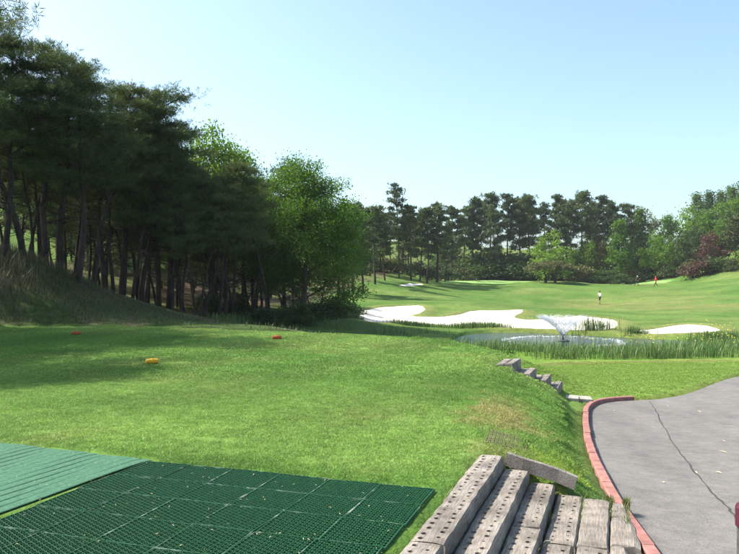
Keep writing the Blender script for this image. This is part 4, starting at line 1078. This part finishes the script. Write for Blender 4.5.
# ------------------------------------------------------------------ people
def flat_mat(name, c, rough=.8): return mat_two(name, tuple(v * .85 for v in c), tuple(min(1, v * 1.12) for v in c), 18, rough, .2, .004)
SK = flat_mat('skin', (.42, .25, .17), .6); HAIR = flat_mat('dark_hair', (.015, .012, .01)); SHOE = flat_mat('shoes', (.04, .04, .045)); WS_ = flat_mat('white_shirt', (.80, .80, .82)); BLK = flat_mat('black_cloth', (.022, .022, .026))
RED = flat_mat('red_shirt', (.62, .05, .03)); DTR = flat_mat('dark_trousers', (.03, .025, .03)); WCAP = flat_mat('white_cap', (.85, .85, .82)); OCAP = flat_mat('orange_cap', (.75, .22, .08))
def person(loc, rz, J, mats, label, hat=None, sleeves='long', shorts=False, height=1.0):
    """J: joint positions in metres, x forward, y left, z up"""
    root = tag(empty('person', loc, rz), label, 'person'); root.scale = (height,) * 3
    vs, ed, rad_, part = [], [], [], []
    def add(p, r, parent, lab):
        vs.append(p); rad_.append(r); part.append(lab)
        if parent is not None: ed.append((parent, len(vs) - 1))
        return len(vs) - 1
    V3 = Vector
    pel = add((0, 0, .95), .135, None, 'trouser')
    bel = add((.01, 0, 1.08), .125, pel, 'shirt'); ch = add(J['chest'], .150, bel, 'shirt'); sh = add(J['neckbase'], .10, ch, 'shirt'); nk = add(J['neck'], .055, sh, 'skin')
    hd0 = Vector(J['head']); h1 = add(tuple(hd0 + V3((.01, 0, -.05))), .072, nk, 'skin'); h2 = add(tuple(hd0 + V3((.0, 0, .02))), .095, h1, 'skin'); h3 = add(tuple(hd0 + V3((-.005, 0, .10))), .075, h2, 'skin'); add(tuple(hd0 + V3((.115, 0, -.01))), .014, h2, 'skin')
    for s_, sd in (('L', 1), ('R', -1)):
        a = add((J['neckbase'][0], sd * .17, J['neckbase'][2] - .04), .068, sh, 'shirt'); e0 = J['elbow' + s_]; w0 = J['wrist' + s_]
        e = add(e0, .047, a, 'shirt'); m_ = tuple((Vector(e0) + Vector(w0)) / 2); fm = add(m_, .042, e, 'shirt' if sleeves == 'long' else 'skin'); w = add(w0, .030, fm, 'skin')
        dr = (Vector(w0) - Vector(e0)).normalized(); sdv = dr.cross(Vector((0, 1, 0)));
        if sdv.length < .1: sdv = Vector((0, 0, 1))
        sdv.normalize(); nv = dr.cross(sdv).normalized()
        pm = add(tuple(Vector(w0) + dr * .07), .034, w, 'skin')
        for f in range(4):
            o_ = sdv * (-.033 + .022 * f); L = (.075, .088, .083, .064)[f]
            f1 = add(tuple(Vector(w0) + dr * .115 + o_), .0105, pm, 'skin'); f2 = add(tuple(Vector(w0) + dr * (.115 + L * .5) + o_ + nv * .008), .0095, f1, 'skin'); add(tuple(Vector(w0) + dr * (.115 + L * .9) + o_ + nv * .026), .008, f2, 'skin')
        t1 = add(tuple(Vector(w0) + dr * .055 - sdv * .05), .012, w, 'skin'); add(tuple(Vector(w0) + dr * .10 - sdv * .062 + nv * .015), .010, t1, 'skin')
        hp = add((0, sd * .095, .89), .105, pel, 'trouser'); k = add(J['knee' + s_], .068, hp, 'trouser'); an_ = J['ankle' + s_]
        cf = add(tuple((Vector(J['knee' + s_]) * .6 + Vector(an_) * .4)), .062, k, 'skin' if shorts else 'trouser'); an = add(an_, .045, cf, 'skin' if shorts else 'trouser')
        tv = Vector(J.get('toe' + s_, (an_[0] + .17, an_[1], an_[2] - .045))); ml = add(tuple((Vector(an_) + tv) / 2 + V3((0, 0, -.012))), .046, an, 'shoe'); add(tuple(tv), .036, ml, 'shoe')
    me = bpy.data.meshes.new('body'); me.from_pydata(vs, ed, []); me.update()
    tmp = bpy.data.objects.new('body_base', me); COL.objects.link(tmp)
    sk = tmp.modifiers.new('skin', 'SKIN'); sk.use_smooth_shade = True; ss = tmp.modifiers.new('sub', 'SUBSURF'); ss.levels = 1; ss.render_levels = 1
    lay = me.skin_vertices[0].data if me.skin_vertices else None
    for i, r in enumerate(rad_): lay[i].radius = (r, r); lay[i].use_root = (i == 0)
    dg = bpy.context.evaluated_depsgraph_get(); nm = bpy.data.meshes.new_from_object(tmp.evaluated_get(dg)); bpy.data.objects.remove(tmp)
    names = ['skin', 'shirt', 'trouser', 'shoe']; nm.materials.clear()
    for n_ in names: nm.materials.append(mats[n_])
    A = np.array([vs[a] for a, b in ed]); B = np.array([vs[b] for a, b in ed]); lb = [part[b] for a, b in ed]
    for pl in nm.polygons:
        c = np.array(pl.center); e = B - A; t = np.clip(((c - A) * e).sum(1) / ((e * e).sum(1) + 1e-9), 0, 1); j = int(np.argmin(np.linalg.norm(A + e * t[:, None] - c, axis=1)))
        pl.material_index = names.index(lb[j]); pl.use_smooth = True
    nm.name = 'body'; bd = link('body', nm, None, root)
    # eyes, ears, hair or cap
    for sd in (-1, 1):
        for nm_, off, rs, mt in (('eye', (.088, sd * .034, .025), (.010, .014, .008), HAIR), ('ear', (-.005, sd * .098, .0), (.022, .012, .034), SK)):
            bm = bmesh.new(); bmesh.ops.create_uvsphere(bm, u_segments=8, v_segments=6, radius=1, matrix=Matrix.Translation(hd0 + Vector(off)) @ Matrix.Diagonal((*rs, 1))); bm_obj(nm_, bm, mt, root, True)
    bm = bmesh.new(); bmesh.ops.create_uvsphere(bm, u_segments=14, v_segments=10, radius=.112, matrix=Matrix.Translation(hd0 + Vector((-.012, 0, .045))))
    bmesh.ops.delete(bm, geom=[v for v in bm.verts if v.co.z < hd0.z + (.05 if hat else .0) + .25 * max(0, v.co.x - hd0.x)], context='VERTS'); o = bm_obj('hair' if not hat else 'cap', bm, mats['hair'] if not hat else hat, root, True)
    if hat:
        bm = bmesh.new(); n = 10; inn = [bm.verts.new(hd0 + Vector((.10 * math.cos(a), .10 * math.sin(a), .065))) for a in np.linspace(-1.2, 1.2, n)]; out = [bm.verts.new(hd0 + Vector((.10 * math.cos(a) + .085 * math.cos(a * .8), .10 * math.sin(a), .045))) for a in np.linspace(-1.2, 1.2, n)]
        for k in range(n - 1): bm.faces.new((inn[k], inn[k + 1], out[k + 1], out[k]))
        bmesh.ops.solidify(bm, geom=bm.faces[:], thickness=.008); bm_obj('cap_brim', bm, hat, root)
    return root
def walkJ(stride=.36, reach=None):
    J = dict(chest=(.03, 0, 1.26), neckbase=(.03, 0, 1.42), neck=(.04, 0, 1.50), head=(.06, 0, 1.62),
             elbowL=(-.14, .25, 1.16), wristL=(-.05, .24, .95), elbowR=(.10, -.24, 1.15), wristR=(.30, -.20, 1.05),
             kneeL=(stride * .62, .10, .52), ankleL=(stride, .10, .10), kneeR=(-stride * .1, -.10, .50), ankleR=(-stride * 1.05, -.10, .13), toeR=(-stride * 1.05 + .13, -.10, .035))
    if reach: J.update(reach)
    return J
p = at(600, 97.5)
person((p[0], p[1], p[2]), R(195), dict(chest=(.0, 0, 1.26), neckbase=(0, 0, 1.42), neck=(.02, 0, 1.50), head=(.04, 0, 1.62), elbowL=(.04, .30, 1.17), wristL=(.24, .16, 1.14), elbowR=(.16, -.30, 1.28), wristR=(.32, -.12, 1.32),
       kneeL=(.10, .09, .50), ankleL=(.02, .09, .09), kneeR=(.05, -.08, .50), ankleR=(-.10, -.08, .10)), dict(skin=SK, shirt=WS_, trouser=DTR, shoe=SHOE, hair=HAIR), 'person in white shirt and dark shorts standing on the fairway', None, 'long', True)
p = at(636.5, 130); person((p[0], p[1], p[2]), R(-8), walkJ(.36, dict(chest=(.07, 0, 1.25), neckbase=(.10, 0, 1.40), neck=(.12, 0, 1.48), head=(.16, 0, 1.59), elbowR=(.24, -.24, 1.20), wristR=(.50, -.2, 1.22))), dict(skin=SK, shirt=BLK, trouser=BLK, shoe=SHOE, hair=HAIR), 'person in dark clothes and white cap striding beside the putting green', WCAP)
p = at(656, 129); person((p[0], p[1], p[2]), R(184), walkJ(.34, dict(elbowR=(.18, -.25, 1.20), wristR=(.42, -.2, 1.20))), dict(skin=SK, shirt=RED, trouser=DTR, shoe=SHOE, hair=HAIR), 'person in red top walking past the putting green', OCAP)

# ------------------------------------------------------------------ mown turf blades near by
def patch(seed, n, size, h0, h1, w):
    rng = np.random.default_rng(seed); b = np.c_[rng.uniform(-size / 2, size / 2, (n, 2)), np.full(n, -.006)]
    h = rng.uniform(h0, h1, n); a = rng.random(n) * 2 * np.pi; s_ = np.c_[np.cos(a), np.sin(a), np.zeros(n)] * (w * .5); ln = rng.normal(0, .55, (n, 2)) * h[:, None]
    tip = b + np.c_[ln, h]; mid = b + np.c_[ln * .35, h * .6]
    V = np.stack([b + s_, b - s_, mid - s_ * .8, mid + s_ * .8, tip], 1).reshape(-1, 3); k = np.arange(n)[:, None] * 5
    me = mesh_np('turf_patch', V, [k + np.array([[0, 1, 2, 3]]), k + np.array([[3, 2, 4]])])
    col_ = mix3(np.array([.70, .75, .65]), np.array([1.35, 1.25, 1.2]), rng.random(n)); dry = rng.random(n) < .10; col_[dry] = np.array([2.3, 1.35, 2.4])
    vcol(me, 'bv', np.repeat(col_, 5, 0)); me.materials.append(M['blade'])
    return bpy.data.objects.new('turf_patch', me)
pc = bpy.data.collections.new('turf_patches')
for k in range(3): pc.objects.link(patch(900 + k, 1700, .52, .010, .025, .0042))
for k in range(2): pc.objects.link(patch(910 + k, 700, .62, .014, .032, .010))
pc.objects.link(patch(920, 230, .20, .010, .026, .0042))
rng = np.random.default_rng(21)
def jit(x0, x1, y0, y1, s):
    X, Y = np.meshgrid(np.arange(x0, x1, s), np.arange(y0, y1, s)); return X.ravel() + rng.uniform(-s * .4, s * .4, X.size), Y.ravel() + rng.uniform(-s * .4, s * .4, X.size)
xa, ya = jit(-7.5, 5, 4.2, 12.5, .36); ia = rng.integers(0, 3, len(xa))
xb, yb = jit(-15, 13, 12.3, 24.5, .46); ib = rng.integers(3, 5, len(xb)); xc, yc = jit(3, 22, 24.5, 30, .5); ic = rng.integers(3, 5, len(xc))
X = np.concatenate([xa, xb, xc]); Y = np.concatenate([ya, yb, yc]); I = np.concatenate([ia, ib, ic])
k = (np.abs(X) < Y * .56 + .6) & (sdist(ROAD, X, Y) > .36) & (sdist([st(.12, .0), st(.12, 1.3), st(-6, 1.3), st(-6, .0)], X, Y) > .27)
mq = [tuple(corner), tuple(corner + ea * 4), tuple(corner + ea * 4 + ebv * 3.2), tuple(corner + ebv * 3.2)]
k &= (sdist(mq, X, Y) > .16) & ((sdist(MESHAREA, X, Y) > .10) | (rng.random(len(X)) < .45)) & ~((X < -3) & (sdist(TEE, X, Y) > .6)) & (sdist(POND, X, Y) > .8) & (sdist(STEP2, X, Y) > .12)
X, Y, I = X[k], Y[k], I[k]
# small patches close up to the mats, the stairs and the kerb
xd, yd = jit(-4.5, 4.2, 3.8, 12.5, .14); ST_ = [st(.02, .0), st(.02, 1.36), st(-6, 1.36), st(-6, .0)]
s1, s2, s3, s4 = sdist(ST_, xd, yd), sdist(mq, xd, yd), sdist(MESHAREA, xd, yd), sdist(ROAD, xd, yd); sm = np.minimum(np.minimum(s1, s2), np.minimum(s3, s4 - .10))
k = (sm > .085) & (sm < .42) & (np.abs(xd) < yd * .56 + .4)
X, Y, I = np.r_[X, xd[k]], np.r_[Y, yd[k]], np.r_[I, np.full(k.sum(), 5)]
e = .15; Z = ground_h(X, Y); NX = (ground_h(X + e, Y) - ground_h(X - e, Y)) / (2 * e); NY = (ground_h(X, Y + e) - ground_h(X, Y - e)) / (2 * e)
rot = []
for a, b in zip(NX, NY):
    q = Vector((-a, -b, 1)).normalized().to_track_quat('Z', 'Y') @ Matrix.Rotation(random.uniform(0, 6.28), 3, 'Z').to_quaternion(); rot.append(tuple(q.to_euler()))
pm_ = bpy.data.meshes.new('mown_grass'); pm_.vertices.add(len(X)); pm_.vertices.foreach_set('co', np.c_[X, Y, Z].astype(np.float32).ravel())
vcol(pm_, 'gcol', turf(X, Y) * 1.45)
a_ = pm_.attributes.new('rot', 'FLOAT_VECTOR', 'POINT'); a_.data.foreach_set('vector', np.array(rot, dtype=np.float32).ravel())
a_ = pm_.attributes.new('idx', 'INT', 'POINT'); a_.data.foreach_set('value', I.astype(np.int32))
a_ = pm_.attributes.new('sc', 'FLOAT', 'POINT'); a_.data.foreach_set('value', rng.uniform(.85, 1.2, len(X)).astype(np.float32))
mg = link('mown_grass', pm_); tag(mg, 'short mown grass blades covering the tee and the lawn', 'grass', kind='stuff')
ng = bpy.data.node_groups.new('scatter_turf', 'GeometryNodeTree')
ng.interface.new_socket('Geometry', in_out='INPUT', socket_type='NodeSocketGeometry'); ng.interface.new_socket('Geometry', in_out='OUTPUT', socket_type='NodeSocketGeometry')
gi = ng.nodes.new('NodeGroupInput'); go = ng.nodes.new('NodeGroupOutput'); iop = ng.nodes.new('GeometryNodeInstanceOnPoints'); ci = ng.nodes.new('GeometryNodeCollectionInfo')
ci.inputs['Collection'].default_value = pc; ci.inputs['Separate Children'].default_value = True; ci.inputs['Reset Children'].default_value = True
def nattr(nm, tp):
    n = ng.nodes.new('GeometryNodeInputNamedAttribute'); n.data_type = tp; n.inputs['Name'].default_value = nm; return n.outputs['Attribute']
iop.inputs['Pick Instance'].default_value = True
ng.links.new(gi.outputs[0], iop.inputs['Points']); ng.links.new(ci.outputs[0], iop.inputs['Instance']); ng.links.new(nattr('idx', 'INT'), iop.inputs['Instance Index'])
ng.links.new(nattr('rot', 'FLOAT_VECTOR'), iop.inputs['Rotation']); ng.links.new(nattr('sc', 'FLOAT'), iop.inputs['Scale']); ng.links.new(iop.outputs[0], go.inputs[0])
md = mg.modifiers.new('scatter', 'NODES'); md.node_group = ng

# bits of straw and leaf on the asphalt
V, F = [], []
for k in range(46):
    x, y = random.uniform(2.8, 8.5), random.uniform(5.5, 15.5)
    if sdist(ROAD, np.array([x]), np.array([y]))[0] > -.2: continue
    z = float(road_h(np.array([x]), np.array([y]))[0]) + .012; a = random.uniform(0, 3.14); l = random.uniform(.02, .07); w = random.uniform(.006, .018); i0 = len(V)
    c, s_ = math.cos(a), math.sin(a)
    V += [(x - c * l, y - s_ * l, z - .006), (x + s_ * w, y - c * w, z + .004), (x + c * l, y + s_ * l, z), (x - s_ * w, y + c * w, z + .004)]; F.append((i0, i0 + 1, i0 + 2, i0 + 3))
CV, CF = [], []
for k in range(300):
    u, v = -1.2 - 4.2 * random.random(), -random.uniform(.1, 5.2); x, y = st(u, v); z = hz1(x, y) + (.034 if v > -2.76 else .026)
    a = random.uniform(0, 3.14); l = random.uniform(.005, .018); w = random.uniform(.0015, .0035); i0 = len(CV); c, s_ = math.cos(a), math.sin(a)
    CV += [(x - c * l, y - s_ * l, z - .003), (x + s_ * w, y - c * w, z + .003), (x + c * l, y + s_ * l, z), (x - s_ * w, y + c * w, z + .003)]; CF.append((i0, i0 + 1, i0 + 2, i0 + 3))
M['straw'] = mat_two('straw', (.45, .36, .18), (.62, .52, .30), 8, .9, 0)
tag(link('straw_litter', mesh_np('straw_litter', V, [np.array(F)]), M['straw']), 'dry straw and leaf bits scattered on the asphalt', 'litter', kind='stuff')

tag(link('grass_clippings', mesh_np('grass_clippings', CV, [np.array(CF)]), M['straw']), 'dry grass clippings lying on the tee mats', 'clippings', kind='stuff')
# weeds in the joints of the stairs
rng = np.random.default_rng(31); n = 2200
v = rng.choice([.0, .235, .47, .715, .96, 1.19, 1.33], n) + rng.normal(0, .012, n); u = np.where(rng.random(n) < .35, rng.normal(.03, .03, n), -rng.random(n) ** 1.3 * 3.2)
zz = np.interp(v, [-.05, .05, .24, .30, .47, .53, .72, .78, .96, 1.02, 1.3], [0, -.1, -.12, -.13, -.22, -.23, -.31, -.32, -.335, -.34, -.36])
k = fbm(u * 2.2 + v * 9, v * 5, 2) > .5; u, v, zz = u[k], v[k], zz[k]
q = np.array([st(a, b) for a, b in zip(u, v)]); C = mix3(np.array([.07, .14, .03]), np.array([.20, .18, .07]), rng.random(len(q)))
tag(link('stair_weeds', blade_mesh('stair_weeds', np.c_[q, zz - .02], rng.uniform(.04, .13, len(q)), rng.uniform(.004, .009, len(q)), rng.uniform(.2, .8, len(q)), C, rng)), 'thin weeds growing in the joints of the timber stairs', 'weeds', kind='stuff')

# ------------------------------------------------------------------ warm spring haze
bm = bmesh.new(); bmesh.ops.create_cube(bm, size=1, matrix=Matrix.Translation((0, 260, 18)) @ Matrix.Diagonal((1000, 1120, 46, 1)))
hm = bpy.data.materials.new('haze_air'); hm.use_nodes = True; nt = hm.node_tree; nt.nodes.remove(nt.nodes['Principled BSDF'])
pv = nt.nodes.new('ShaderNodeVolumePrincipled'); pv.inputs['Color'].default_value = (.93, .96, 1, 1); pv.inputs['Density'].default_value = .00018; pv.inputs['Anisotropy'].default_value = 0.0
nt.links.new(pv.outputs[0], nt.nodes['Material Output'].inputs['Volume'])
tag(bm_obj('haze', bm, hm), 'thin pale haze over the course', 'haze', kind='stuff')
